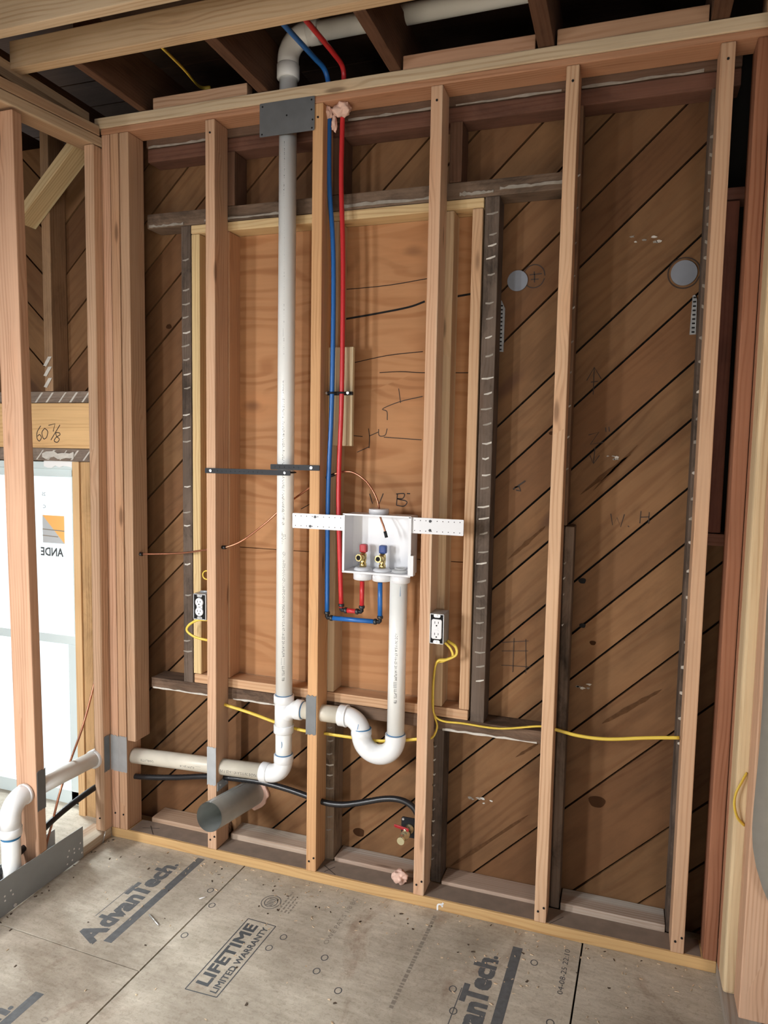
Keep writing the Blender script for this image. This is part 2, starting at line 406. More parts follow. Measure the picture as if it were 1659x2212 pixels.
# ---- old exterior wall behind: framing, diagonal board sheathing, boarded-up window opening
OB = (.20, .115, .068); OG = (.135, .10, .078); OD = (.15, .08, .05)
def old(x0, x1, z0, z1, col=OB, mat='old_lumber', y0=.0905, y1=.1785, name='old_stud'):
    return bx(name, x0, x1, y0, y1, z0, z1, mat, wb, col, .004)
def lath_marks(o, x0, x1, y, zs, w=.0045, slant=0.004, n=None):
    for z in zs:
        a = x0 + random.uniform(0, .3) * (x1 - x0); b = x1 - random.uniform(0, .25) * (x1 - x0); e = random.uniform(-.002, .003)
        pl = [(a, z), (a + (b - a) * .5, z + e - w * .3), (b, z + slant + e), (b, z + slant + e + w * random.uniform(.6, 1.3)), (a + (b - a) * .45, z + e + w), (a, z + w * random.uniform(.6, 1.2))]
        prism('plaster_mark', pl, (0, y, 0), XA, ZA, .0012, random.choice(('plaster_grey', 'plaster_grey', 'plaster')), o)
kl = old(-.162, -.1205, .602, 2.366, OG, 'lath_stained_lumber')
lath_marks(kl, -.162, -.122, .0905, [2.24, 2.13, 2.08, 2.03, 1.975, 1.925, 1.875, 1.82, 1.77, 1.67, 1.62, 1.57, 1.40, 1.30, 1.25, 1.10, .98, .80, .76])
kr = old(.9735, 1.0205, .602, 2.366, OG, 'lath_stained_lumber')
lath_marks(kr, .978, 1.019, .0905, [2.31, 2.245, 2.21, 2.17, 2.12, 2.03, 1.98, 1.92, 1.86, 1.79, 1.74, 1.69, 1.64, 1.58, 1.53, 1.475, 1.43, 1.37, 1.33, 1.28, 1.22, 1.18, 1.12, 1.07, 1.03, .98, .93, .88, .83, .78])
INF = (.58, .40, .19)
old(-.1175, -.083, .677, 2.333, (.62, .46, .24), 'new_lumber', name='infill_stud')
old(.003, .0425, .677, 2.333, (.52, .30, .17), 'new_lumber', name='infill_stud')
old(.4365, .4705, .677, 2.333, (.55, .40, .25), 'new_lumber', name='infill_stud')
old(.837, .874, .677, 2.333, (.62, .45, .28), 'new_lumber', name='infill_stud')
old(.9335, .968, .677, 2.333, (.58, .37, .22), 'new_lumber', name='infill_stud')
old(-.119, .9705, 2.334, 2.3655, (.64, .47, .25), 'new_lumber', name='infill_header')
old(-.115, .9655, .6405, .6755, (.58, .36, .21), 'new_lumber', name='infill_sill')
oh = old(-.31, 1.225, 2.367, 2.42, (.17, .115, .08), 'lath_stained_lumber', name='old_plate')
osl = old(-.31, 1.24, .596, .64, (.17, .11, .075), 'lath_stained_lumber', name='old_plate', y0=.087)
for (xa, xb, z, s) in ((-.30, -.15, 2.372, .9), (-.06, .25, 2.376, 1), (.48, .79, 2.377, 1.2), (.89, 1.0, 2.379, 1.3), (1.02, 1.215, 2.386, 1)):
    n = 14; top = [(xa + (xb - xa) * i / n, z + random.uniform(.002, .009) * s) for i in range(n + 1)]; bot = [(xa + (xb - xa) * i / n, z - random.uniform(.001, .004) * s) for i in range(n, -1, -1)]
    prism('plaster_strip', top + bot, (0, .0905, 0), XA, ZA, .003, 'plaster_grey', oh)
for (xa, xb, z) in ((-.30, -.01, .600), (.06, .26, .600), (.88, 1.2, .600)):
    n = 12; top = [(xa + (xb - xa) * i / n, z + random.uniform(.001, .006)) for i in range(n + 1)]; bot = [(xa + (xb - xa) * i / n, z - random.uniform(.001, .004)) for i in range(n, -1, -1)]
    prism('plaster_strip', top + bot, (0, .087, 0), XA, ZA, .003, 'plaster', osl)
otp = old(-.31, 1.70, 2.659, 2.70, (.15, .09, .06), name='old_plate')
otp2 = old(-.31, 1.70, 2.61, 2.658, (.16, .075, .05), y0=.098, name='old_plate')
for (xa, xb) in ((-.3, -.02), (.5, .82), (.87, 1.2), (1.26, 1.6)):
    n = 12; top = [(xa + (xb - xa) * i / n, 2.6595 + random.uniform(.001, .006)) for i in range(n + 1)]; bot = [(xa + (xb - xa) * i / n, 2.659 - random.uniform(.001, .004)) for i in range(n, -1, -1)]
    prism('plaster_strip', top + bot, (0, .0905, 0), XA, ZA, .002, 'plaster_grey', otp)
for xa in (.022, .44, .852): old(xa, xa + .042, 2.421, 2.609, OD)
s4u = old(1.236, 1.268, 1.325, 2.609, OB)
s4l = old(1.262, 1.2915, .04, 1.322, (.16, .115, .085), 'lath_stained_lumber', y0=.0905)
old(1.236, 1.261, .04, 1.324, OD)
s5 = old(1.624, 1.668, .04, 2.609, OG, 'lath_stained_lumber')
lath_marks(s5, 1.625, 1.645, .0905, [2.47, 2.42, 2.37, 2.32, 2.27, 2.225, 2.175, 2.13, 2.05, 1.99, 1.9, 1.83, 1.74, 1.66, 1.59, 1.5, 1.42, 1.36, 1.29, 1.2, 1.12, 1.05, .98, .9, .82, .74, .66], w=.008)
lath_marks(s4l, 1.262, 1.27, .0905, [1.2, 1.15, 1.1, 1.0])
lath_marks(s4u, 1.25, 1.266, .0905, [2.4, 2.3, 2.2, 2.1, 2.0, 1.9, 1.8, 1.7, 1.6, 1.5])
b2 = old(.441, .477, .04, .595, (.28, .20, .135), 'lath_stained_lumber'); b3 = old(.849, .884, .04, .595, OG, 'lath_stained_lumber')
lath_marks(b2, .443, .475, .0905, [.54, .49, .44, .40, .36, .31, .25, .20, .15])
lath_marks(b3, .849, .860, .0905, [.53, .48, .43, .39, .34, .3, .26, .21, .17, .12])
for (x0, x1, zt, col) in ((-.318, -.003, .056, (.42, .29, .2)), (.046, .401, .060, (.46, .36, .28)), (.482, .806, .052, (.44, .33, .26)), (.888, 1.234, .050, (.42, .31, .24)), (1.296, 1.622, .062, (.46, .37, .3))):
    bx('fire_block', x0, x1, .0905, .1785, .012, zt, parent=wb, color=col)
# framing seen through the slot at the right
old(1.672, 1.715, 1.325, 2.29, (.15, .06, .04), y0=.092, y1=.13)
old(1.672, 1.80, 1.285, 1.322, (.19, .09, .06), name='old_plate', y0=.092)
old(1.672, 1.80, 2.295, 2.33, (.15, .07, .05), name='old_plate', y0=.1)

TH = math.atan(.965); CT, ST = math.cos(TH), math.sin(TH)
SEAM = [-1.75, -1.55, -1.36, -1.17, -.98, -.79, -.60, -.40, -.175, .028, .353, .616, .805, .962, 1.138, 1.353, 1.533, 1.738, 1.911, 2.18, 2.357, 2.56, 2.77, 2.97, 3.13, 3.32, 3.52, 3.69, 3.86, 4.05, 4.25, 4.45, 4.65, 4.85, 5.05]
SHC = [(.31, .155, .068), (.27, .132, .058), (.34, .175, .078), (.25, .118, .05), (.32, .165, .072)]
def sheathe(x0, x1, z0, z1, mirror=False, seams=SEAM, key=0):
    ux, uz = (CT, ST) if not mirror else (CT, -ST)
    vx, vz = (-ST, CT) if not mirror else (ST, CT)
    for i in range(len(seams) - 1):
        v0 = seams[i] * CT - 1.3 * ST * (1 if not mirror else -1) + .0034; v1 = seams[i + 1] * CT - 1.3 * ST * (1 if not mirror else -1) - .0034
        poly = [(x0, z0), (x1, z0), (x1, z1), (x0, z1)]
        poly = clip(clip(poly, vx, vz, v1), -vx, -vz, -v0)
        if len(poly) < 3: continue
        loc = [(p[0] * ux + p[1] * uz, p[0] * vx + p[1] * vz) for p in poly]
        A = abs(sum(loc[k][0] * loc[(k + 1) % len(loc)][1] - loc[(k + 1) % len(loc)][0] * loc[k][1] for k in range(len(loc)))) / 2
        if A < .0006: continue
        rnd = random.Random(i * 7 + key); c = SHC[rnd.randrange(5)]; k = rnd.uniform(.88, 1.1); dy = rnd.uniform(0, .002)
        prism('sheathing_board', loc, (0, .2, 0), (ux, 0, uz), (vx, 0, vz), .0205 - dy, 'sheathing_wood', wb, tuple(q * k * .62 for q in c))
sheathe(-.60, 1.67, -.03, 2.76)
sheathe(1.672, 1.95, -.03, 1.28)
sheathe(-.80, -.602, 1.475, 2.76)
SEAM_M = [-.3 + .19 * i for i in range(30)]
sheathe(-1.75, -.802, 1.475, 2.76, True, [s - 2.6 for s in SEAM_M], 3)
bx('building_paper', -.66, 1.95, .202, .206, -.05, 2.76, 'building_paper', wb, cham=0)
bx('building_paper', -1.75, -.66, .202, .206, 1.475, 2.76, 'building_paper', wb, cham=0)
p1 = board('plywood_panel', (-.10, .17225, .92375), (.935, .17225, .92375), ZA, .4935, .0125, 'plywood', wb, (.42, .21, .095), 0)
p2 = board('plywood_panel', (-.10, .17225, 1.75325), (.935, .17225, 1.75325), ZA, 1.1595, .0125, 'plywood', wb, (.42, .21, .095), 0)
def pcurve(pts, n=5): return [(p.x, p.y) for p in spline([(a, b, 0) for a, b in pts], n)]
PO = (0, .1655, 0)
strokes('crack', [pcurve([(.47, 2.017), (.58, 2.03), (.70, 2.047), (.76, 2.064)]), pcurve([(.86, 2.074), (.92, 2.081)])], PO, XA, ZA, .007, 'black_hole', p2)
strokes('crack', [pcurve([(.5, 1.862), (.63, 1.885), (.757, 1.895)]), pcurve([(.44, 2.119), (.62, 2.125), (.767, 2.14)]), pcurve([(.6, 1.826), (.68, 1.828), (.758, 1.823), (.92, 1.82)]), pcurve([(.30, 1.33), (.36, 1.365), (.40, 1.40)])], PO, XA, ZA, .0028, 'black_hole', p2)
strokes('pencil_mark', [[(.57, 1.397), (.582, 1.362), (.594, 1.385), (.606, 1.36), (.622, 1.40)], [(.675, 1.40), (.672, 1.36)], pcurve([(.67, 1.40), (.70, 1.402), (.695, 1.385), (.674, 1.383), (.71, 1.375), (.70, 1.358), (.672, 1.36)]), [(.71, 1.403), (.722, 1.403)]], PO, XA, ZA, .0038, 'pencil', p2)
strokes('pencil_mark', [pcurve([(.562, 1.63), (.566, 1.60), (.565, 1.56)]), [(.565, 1.603), (.60, 1.618)], pcurve([(.60, 1.628), (.603, 1.605), (.625, 1.607), (.632, 1.63)]), [(.62, 1.60), (.76, 1.592)], [(.52, 1.545), (.566, 1.565)], pcurve([(.632, 1.66), (.63, 1.69), (.615, 1.70), (.68, 1.725), (.76, 1.742)]), [(.68, 1.72), (.672, 1.77)], [(.47, 1.607), (.54, 1.601)]], PO, XA, ZA, .003, 'pencil', p2)
# pencil figures on the sheathing
SHO = (0, .1788, 0)
strokes('pencil_mark', [[(1.327, 1.83), (1.327, 1.745)], [(1.305, 1.79), (1.327, 1.832), (1.35, 1.795)], [(1.318, 1.785), (1.34, 1.787)]], SHO, XA, ZA, .0028, 'pencil', wb)
strokes('pencil_mark', [[(1.318, 1.615), (1.35, 1.625), (1.325, 1.585), (1.365, 1.592)], [(1.37, 1.64), (1.372, 1.625)], [(1.38, 1.642), (1.382, 1.627)], [(1.34, 1.575), (1.337, 1.525)], [(1.325, 1.55), (1.337, 1.522), (1.355, 1.55)]], SHO, XA, ZA, .0028, 'pencil', wb)
strokes('pencil_mark', [[(1.398, 1.362), (1.405, 1.325), (1.418, 1.35), (1.43, 1.32), (1.44, 1.362)], [(1.452, 1.325), (1.456, 1.322)], [(1.49, 1.375), (1.488, 1.335)], [(1.49, 1.355), (1.515, 1.357)], [(1.515, 1.372), (1.514, 1.335)]], SHO, XA, ZA, .003, 'pencil', wb)
strokes('pencil_mark', [[(1.08, 1.43), (1.12, 1.46)], [(1.085, 1.437), (1.10, 1.44), (1.105, 1.425), (1.09, 1.428)]], SHO, XA, ZA, .005, 'pencil', wb)
strokes('pencil_mark', [pcurve([(1.125 + .035 * math.cos(a), 2.13 + .037 * math.sin(a)) for a in [i * .55 for i in range(12)]]), [(1.11, 2.135), (1.15, 2.137)], [(1.115, 2.12), (1.14, 2.12)], [(1.125, 2.145), (1.127, 2.11)]], SHO, XA, ZA, .0032, 'pencil', wb)
strokes('pencil_mark', [pcurve([(1.58 + .046 * math.cos(a), 2.113 + .046 * math.sin(a)) for a in [i * .55 for i in range(12)]])], SHO, XA, ZA, .0032, 'pencil', wb)
strokes('pencil_mark', [[(1.06, .90), (1.15, .915)], [(1.06, .87), (1.15, .88)], [(1.06, .82), (1.16, .825)], [(1.10, .92), (1.10, .80)], [(1.14, .92), (1.145, .80)]], SHO, XA, ZA, .002, 'pencil', wb)

def knot(px, pz, r, hole=False):
    P = [(px + r * (1 + .12 * math.sin(3 * a + px * 9)) * math.cos(a), pz + r * .82 * (1 + .1 * math.cos(2 * a)) * math.sin(a)) for a in [i * PI / 9 for i in range(18)]]
    prism('knot', P, (0, .1788, 0), XA, ZA, .0006, 'black_hole' if hole else 'stain', wb)
knot(1.395, .388, .026); knot(1.318, 1.135, .012, True); knot(1.325, .985, .010, True); knot(.545, .115, .022); knot(1.36, .93, .010); knot(1.20, 1.62, .008); knot(.60, .43, .01); knot(.63, .40, .008); knot(-.28, 2.02, .012)
for (xa, za, xb, zb, w) in ((1.30, 1.42, 1.45, 1.555, .013), (1.34, 1.435, 1.47, 1.585, .006), (1.40, .66, 1.58, .80, .015), (.90, .055, 1.17, .30, .013), (1.12, .50, 1.2, .565, .01), (1.07, 1.19, 1.19, 1.31, .012)):
    n = 10; up = []; dn = []
    for i in range(n + 1):
        t = i / n; h = w * math.sin(PI * t) ** .6 * random.uniform(.3, .65) + .0004; X_, Z_ = xa + (xb - xa) * t, za + (zb - za) * t
        up.append((X_ - h * ST, Z_ + h * CT)); dn.append((X_ + h * ST, Z_ - h * CT))
    prism('pitch_streak', up + dn[::-1], (0, .1788, 0), XA, ZA, .0004, 'pitch', wb)
# ---- old wall seen past the left partition: header, cripples, jamb
hd = bx('window_header', -1.7, -.57, .089, .175, 1.538, 1.7195, 'new_lumber', wb, (.66, .42, .20))
strokes('pencil_mark', [pcurve([(-.835, 1.628), (-.855, 1.60), (-.855, 1.575), (-.843, 1.566), (-.833, 1.58), (-.842, 1.592), (-.853, 1.585)]), pcurve([(-.815, 1.618), (-.83, 1.60), (-.822, 1.575), (-.806, 1.582), (-.80, 1.605), (-.815, 1.618)]), [(-.795, 1.63), (-.762, 1.636), (-.772, 1.605)], [(-.737, 1.632), (-.785, 1.57)], pcurve([(-.74, 1.60), (-.758, 1.60), (-.755, 1.585), (-.742, 1.575), (-.752, 1.562), (-.768, 1.567), (-.757, 1.582), (-.738, 1.592), (-.74, 1.60)])], (0, .0885, 0), XA, ZA, .0035, 'pencil', hd)
ph1 = bx('old_plate', -1.7, -.57, .091, .178, 1.721, 1.766, 'lath_stained_lumber', wb, (.26, .20, .16))
ph2 = bx('old_plate', -1.7, -.57, .091, .178, 1.486, 1.537, 'lath_stained_lumber', wb, (.26, .20, .16))
for o_, zz, ht in ((ph1, 1.722, .04), (ph2, 1.49, .04)):
    for xa in (-.865, -.81, -.745, -.69, -.63, -.95, -1.02):
        w = random.uniform(.005, .012); prism('plaster_mark', [(xa, zz), (xa + w, zz), (xa + w + .035, zz + ht), (xa + .035, zz + ht)], (0, .091, 0), XA, ZA, .001, 'plaster', o_)
n = 9; prism('plaster_mark', [(-.83 + .02 * i, 1.492 + random.uniform(0, .012)) for i in range(n)] + [(-.67 - .02 * i, 1.515 + random.uniform(0, .012)) for i in range(n)], (0, .0905, 0), XA, ZA, .004, 'plaster', ph2)
cr = bx('old_stud', -.812, -.770, .092, .1785, 1.767, 2.9, 'old_lumber', wb, (.34, .21, .12))
for zz in (1.785, 1.83, 1.87):
    prism('plaster_mark', [(-.815, zz), (-.80, zz - .004), (-.772, zz + .035), (-.79, zz + .035)], (0, .0905, 0), XA, ZA, .002, 'plaster', cr)
bx('old_stud', -1.22, -1.18, .092, .1785, 1.767, 2.9, 'old_lumber', wb, (.3, .17, .1))
bx('window_jamb', -.679, -.645, .085, .178, -.04, 1.485, 'new_lumber', wb, (.64, .42, .22))
bx('window_jamb', -.643, -.597, .092, .178, -.04, 1.485, 'old_lumber', wb, (.50, .31, .15))
bx('window_jamb', -1.70, -1.62, .085, .178, -.04, 1.485, 'new_lumber', wb, (.6, .4, .22))
sl = bx('window_sill_framing', -1.7, -.68, .085, .178, -.09, -.045, 'old_lumber', wb, (.6, .4, .22))
bx('window_sill_framing', -1.7, -.68, .06, .178, -.15, -.092, 'lath_stained_lumber', wb, (.42, .36, .3))
# diagonal 2x4 brace
br = board('diagonal_brace', (-.85, .045, 2.42), (-.56, .045, 2.685), YA, .089, .0381, 'new_lumber', wb, (.66, .50, .28))

# ---- window
w1 = empty('window_1', (-1.15, .17, 0), kind='structure')
for (nm, x0, x1, z0, z1, y0, y1) in (('frame_rail', -1.62, -.682, 1.452, 1.481, .13, .2), ('frame_rail', -1.62, -.682, -.042, -.005, .13, .2), ('frame_stile', -.715, -.682, -.042, 1.481, .13, .2), ('frame_stile', -1.62, -1.585, -.042, 1.481, .13, .2)):
    bx(nm, x0, x1, y0, y1, z0, z1, 'window_vinyl', w1)
for (nm, x0, x1, z0, z1) in (('sash_rail', -1.585, -.715, 1.418, 1.452), ('meeting_rail', -1.585, -.715, .706, .745), ('sash_stile', -.742, -.716, .74, 1.45), ('sash_stile', -.775, -.716, .0, .706), ('sash_rail', -1.585, -.715, -.004, .06), ('sash_stile', -1.585, -1.55, -.004, 1.45)):
    bx(nm, x0, x1, .150, .185, z0, z1, 'window_vinyl', w1)
bx('pane', -1.55, -.742, .168, .171, .745, 1.418, 'window_glass', w1, cham=0)
bx('pane', -1.55, -.775, .168, .171, .06, .706, 'window_glass', w1, cham=0)
n = 12; prism('torn_paper', [(-.86 + .02 * i, 1.462 + random.uniform(-.006, .004)) for i in range(10)] + [(-.68, 1.486), (-.86, 1.486)], (0, .128, 0), XA, ZA, .002, 'sticker_paper', w1)
n = 16; prism('torn_paper', [(-.688 - random.uniform(0, .006), 1.46 - .09 * i) for i in range(n)] + [(-.678, .10), (-.678, 1.47)], (0, .126, 0), XA, ZA, .002, 'sticker_paper', w1)
lg = [(-.912, 1.252), (-.797, 1.252), (-.797, 1.134), (-.912, 1.134)]
st1 = prism('sticker', [lg[0], lg[1], lg[2]], (0, .1655, 0), XA, ZA, .0006, 'logo_orange', w1)
st2 = prism('sticker', [lg[0], lg[2], lg[3]], (0, .1655, 0), XA, ZA, .0006, 'logo_grey', w1)
strokes('sticker_line', [[(-.912, 1.192), (-.853, 1.190)], [(-.912, 1.165), (-.83, 1.162)], [(-.853, 1.19), (-.797, 1.188)]], (0, .1645, 0), XA, ZA, .004, 'ink_faint', w1)
text('sticker_lettering', 'ANDE', (-.805, .165, 1.078), (-1, 0, 0), ZA, .118, .034, 'ink', w1, thick=.002)
text('sticker_lettering', '25', (-.893, .165, 1.335), (-1, 0, 0), ZA, .018, .014, 'ink_grey', w1)
text('sticker_lettering', 'C', (-.893, .165, 1.282), (-1, 0, 0), ZA, .015, .014, 'ink_grey', w1)

# ---- left partition of new studs
c0 = bx('wall_stud', -.4825, -.4405, -.04, .049, .038, 2.640, parent=wl, color=(.63, .42, .28), cham=.004)
bs = board('wall_stud', (-.4845, -.351, .012), (-.4845, -.385, 2.602), XA, .089, .0381, parent=wl, color=(.55, .335, .22, 0), cham=.004)
board('top_plate', (-.4845, .045, 2.665), (-.4845, -1.3, 2.56), XA, .089, .0345, parent=wl, color=(.52, .35, .22))
board('top_plate', (-.4845, -.005, 2.698), (-.4845, -1.3, 2.597), XA, .089, .0345, parent=wl, color=(.50, .34, .22))
board('top_plate', (-.507, -.005, 2.752), (-.507, -1.3, 2.755), XA, .045, .03, parent=wl, color=(.58, .44, .29))
bx('bottom_plate', -.529, -.4405, -.165, -.0005, .0005, .038, parent=wl, color=(.5, .36, .25))
bx('bottom_plate', -.529, -.4405, -1.6, -.56, .0005, .038, parent=wl, color=(.5, .36, .25))
disc('nail_head', (-.462, -.0405, .09), (0, -1, 0), .0035, 'black_hole', c0)

# ---- right wall
bx('bottom_plate', 1.7625, 1.852, -1.3, -.001, .0005, .038, parent=wr, color=(.40, .35, .3))
s7 = bx('wall_stud', 1.7635, 1.8015, -.129, -.040, .0385, 2.72, parent=wr, color=(.68, .53, .33), cham=.009)
bx('wall_stud', 1.7635, 1.852, -.0385, -.0005, .0385, 2.72, parent=wr, color=(.45, .22, .13))
s8 = bx('wall_stud', 1.793, 1.882, -.215, -.130, .0385, 2.72, parent=wr, color=(.66, .42, .28), cham=.004)
bx('wall_stud', 1.80, 1.885, -1.2, -1.16, .0385, 2.72, parent=wr)

# ---- ceiling: old joists, sistered blocks, new trimmers, board deck
JC = (.125, .062, .036)
for (x0, x1) in ((-.271, -.240), (.2055, .2455), (.674, .712), (1.136, 1.184), (1.604, 1.652)):
    bx('ceiling_joist', x0, x1, -.322, 1.2, 2.7465, 2.93, 'old_lumber', ce, JC)
for x0 in (-.74, -1.2):
    bx('ceiling_joist', x0, x0 + .04, -1.5, 1.2, 2.7465, 2.93, 'old_lumber', ce, JC)
bx('joist_block', -.213, .165, .0, .0381, 2.7455, 2.785, parent=ce, color=(.50, .32, .21))
bx('joist_block', .7175, 1.128, .0, .0381, 2.7455, 2.788, parent=ce, color=(.52, .30, .19))
bx('joist_block', 1.1905, 1.60, .0, .0381, 2.7455, 2.791, parent=ce, color=(.48, .29, .18))
bm1 = bx('ceiling_beam', -.487, 2.6, -.362, -.323, 2.7465, 2.833, parent=ce, color=(.62, .45, .28))
bm2 = bx('ceiling_beam', -.75, 2.6, -.541, -.505, 2.7465, 2.842, parent=ce, color=(.64, .50, .34))
for k in range(6): bx('ceiling_beam', -.75, 2.6, -1.0 - .4064 * k, -.962 - .4064 * k, 2.7465, 2.842, parent=ce, color=(.55, .4, .26))
lb = bx('old_lath_board', -1.6, 1.0, -.70, -.56, 2.86, 2.90, 'lath_stained_lumber', ce, (.3, .25, .2))
for xa in (-.62, -.47, -.3): prism('plaster_mark', [(xa, -.70), (xa + .012, -.70), (xa + .05, -.56), (xa + .038, -.56)], (0, 0, 2.86), XA, -YA, .001, 'plaster', lb)
for k in range(16):
    bx('roof_board', -2.2, 3.6, -1.9 + k * .19, -1.715 + k * .19, 3.10, 3.12, 'old_lumber', ce, (.12, .07, .045))
for (x0, x1) in ((-.10, .16), (.43, .6), (.80, 1.0)):
    bx('eave_block', x0, x1, .62, .655, 2.93, 2.955, 'old_lumber', ce, (.3, .24, .18))

# ---- the rest of the shell round the camera
wre = empty('wall_rear', kind='structure')
for (x0, x1, z0, z1) in ((-3.4, -.4, -.06, 3.2), (2.0, 4.4, -.06, 3.2), (-.4, 2.0, -.06, .45), (-.4, 2.0, 2.15, 3.2)):
    bx('wall_panel', x0, x1, -5.32, -5.22, z0, z1, 'shell_wall', wre, cham=0)
o = bx('wall_far_right', 4.3, 4.4, -5.2, .3, -.06, 3.2, 'shell_wall', None); o['kind'] = 'structure'
o = bx('wall_far_left', -3.4, -3.3, -5.2, .2, -.06, 3.2, 'shell_wall', None); o['kind'] = 'structure'
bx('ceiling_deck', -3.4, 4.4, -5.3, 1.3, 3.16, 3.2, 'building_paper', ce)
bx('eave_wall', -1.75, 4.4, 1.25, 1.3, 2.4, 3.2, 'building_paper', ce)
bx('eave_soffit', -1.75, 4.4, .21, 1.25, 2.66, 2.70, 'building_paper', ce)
bx('side_wall', 1.95, 4.4, .20, .3, -.06, 3.16, 'shell_wall', wb)
bx('side_wall', -3.4, -1.70, .10, .2, -.06, 3.16, 'shell_wall', wb)
bx('floor_left', -3.4, -1.44, -5.3, .3, -.06, -.001, 'shell_wall', fl)

# ================================================================== THINGS
# ---- white drain pipe network (one glued assembly)
PR = .0302; HR = .0362
dp = empty('drain_pipe', (.294, .045, .33), label='white plastic drain pipe network with vertical stack, tee and trap inside the wall', cat='pipe')
XS, YS = .2945, .045
tx_s = V((XS, YS, 0))
stack = tube('pipe', [(XS + .003, YS, 2.83), (XS, YS, .64)], PR, 'pvc', dp, 32)
tube('elbow', [(XS + .002, YS, 2.815)] + arc((XS + .075, YS, 2.86), .073, -XA, ZA, 0, PI / 2, 12) + [(XS + .10, YS, 2.933)], .036, 'pvc_fitting', dp, 28)
ring('hub', (XS + .002, YS, 2.82), ZA, PR, .0385, .045, 'pvc_fitting', dp, 28)
ring('hub', (XS + .098, YS, 2.934), XA, PR, .0385, .04, 'pvc_fitting', dp, 28)
tube('pipe', [(XS + .09, YS, 2.934), (2.2, YS, 2.947)], PR, 'pvc', dp, 28)
# sanitary tee
tube('tee', [(XS, YS, .655), (XS, YS, .52)], .0335, 'pvc_fitting', dp, 32)
ring('hub', (XS, YS, .646), ZA, PR, HR + .001, .03, 'pvc_fitting', dp, 32)
ring('hub', (XS, YS, .534), ZA, PR, HR + .001, .03, 'pvc_fitting', dp, 32)
ring('primer_ring', (XS, YS, .6615), ZA, PR, PR + .0012, .003, 'primer_blue', dp, 32)
tube('tee_branch', spline([(XS, YS, .555), (XS + .008, YS, .585), (XS + .028, YS, .606), (XS + .07, YS, .612)], 6), [.030] * 6 + [.032] * 13, 'pvc_fitting', dp, 28)
ring('hub', (XS + .062, YS, .612), XA, PR, HR, .028, 'pvc_fitting', dp, 32)
ring('primer_ring', (XS + .0775, YS, .612), XA, PR, PR + .0012, .003, 'primer_blue', dp, 32)
tube('pipe', [(XS, YS, .53), (XS, YS, .41)], PR, 'pvc', dp, 32)
ring('primer_ring', (XS, YS, .4385), ZA, PR, PR + .0012, .003, 'primer_blue', dp, 32)
ring('hub', (XS, YS, .422), ZA, PR, HR, .03, 'pvc_fitting', dp, 32)
tube('elbow', [(XS, YS, .42)] + arc((XS - .055, YS, .41), .055, XA, -ZA, 0, PI / 2, 12) + [(XS - .075, YS, .3545)], .0335, 'pvc_fitting', dp, 28)
ring('hub', (XS - .075, YS, .3545), XA, PR, HR, .03, 'pvc_fitting', dp, 32)
drain = tube('pipe', [(XS - .07, YS, .3545), (-.42, YS, .3245)], PR, 'pvc_cream', dp, 32)
tube('elbow', [(-.41, YS, .325)] + arc((-.43, -.01, .326), .055, YA, -XA, 0, PI / 2, 10) + [(-.485, -.03, .328)], .035, 'pvc_fitting', dp, 28)
ring('hub', (-.485, -.036, .328), YA, PR, HR, .03, 'pvc_fitting', dp, 32)
tube('pipe', [(-.485, -.03, .330), (-.485, -.39, .345)], PR, 'pvc', dp, 32)
tube('elbow', [(-.485, -.375, .345)] + arc((-.485, -.39, .290), .055, ZA, -YA, 0, PI / 2, 12) + [(-.485, -.445, .25)], .034, 'pvc_fitting', dp, 28)
ring('hub', (-.485, -.383, .345), YA, PR, HR, .012, 'pvc_fitting', dp, 32)
ring('hub', (-.485, -.445, .243), ZA, PR, HR, .03, 'pvc_fitting', dp, 32)
ring('primer_ring', (-.485, -.445, .2235), ZA, PR, PR + .0012, .011, 'primer_blue', dp, 32)
tube('pipe', [(-.485, -.445, .25), (-.485, -.445, -.05)], PR, 'pvc', dp, 32)
# trap arm, P-trap, standpipe
tube('pipe', [(XS + .07, YS, .612), (.53, YS, .614)], PR, 'pvc_cream', dp, 32)
ring('hub', (.527, YS, .614), XA, PR, HR + .001, .028, 'pvc_fitting', dp, 32)
ring('hub_lip', (.541, YS, .614), XA, PR, HR + .003, .006, 'pvc_fitting', dp, 32)
XL, XR_, RU = .597, .7235, .0632
tube('trap_elbow', [(.52, YS, .614)] + arc((.539, YS, .556), .058, ZA, XA, 0, PI / 2, 12) + [(XL, YS, .545)], .0335, 'pvc_fitting', dp, 28)
tube('trap_bend', [(XL, YS, .578), (XL, YS, .577)] + [(XL, YS, .56)] + arc(((XL + XR_) / 2, YS, .556), RU, -XA, -ZA, 0, PI, 24) + [(XR_, YS, .575), (XR_, YS, .5755)], [.033, .0365] + [.0365] * 2 + [.0345] * 23 + [.0365, .0365, .0365, .033], 'pvc_fitting', dp, 32)
ring('primer_ring', (XL, YS, .579), ZA, PR, .0345, .003, 'primer_blue', dp, 32)
ring('primer_ring', (XR_, YS, .577), ZA, PR, PR + .0012, .003, 'primer_blue', dp, 32)
stand = tube('pipe', [(XR_, YS, .56), (XR_ + .002, YS - .005, 1.13)], PR, 'pvc', dp, 32)
strokes('primer_drip', [[(-.012, 0), (-.0125, -.022)], [(.004, 0), (.0045, -.034)]], (XR_ + .012, YS - .0312, 1.10), XA, ZA, .0016, 'primer_blue', dp)
strokes('pen_mark', [[(0, 0), (.002, -.012), (0, -.024)]], (XS + .006, YS - .0306, .495), XA, ZA, .002, 'primer_blue', dp)
strokes('pen_mark', [[(0, 0), (.002, .01), (.004, .02)]], (.595, YS - .0362, .585), XA, ZA, .002, 'primer_blue', dp)
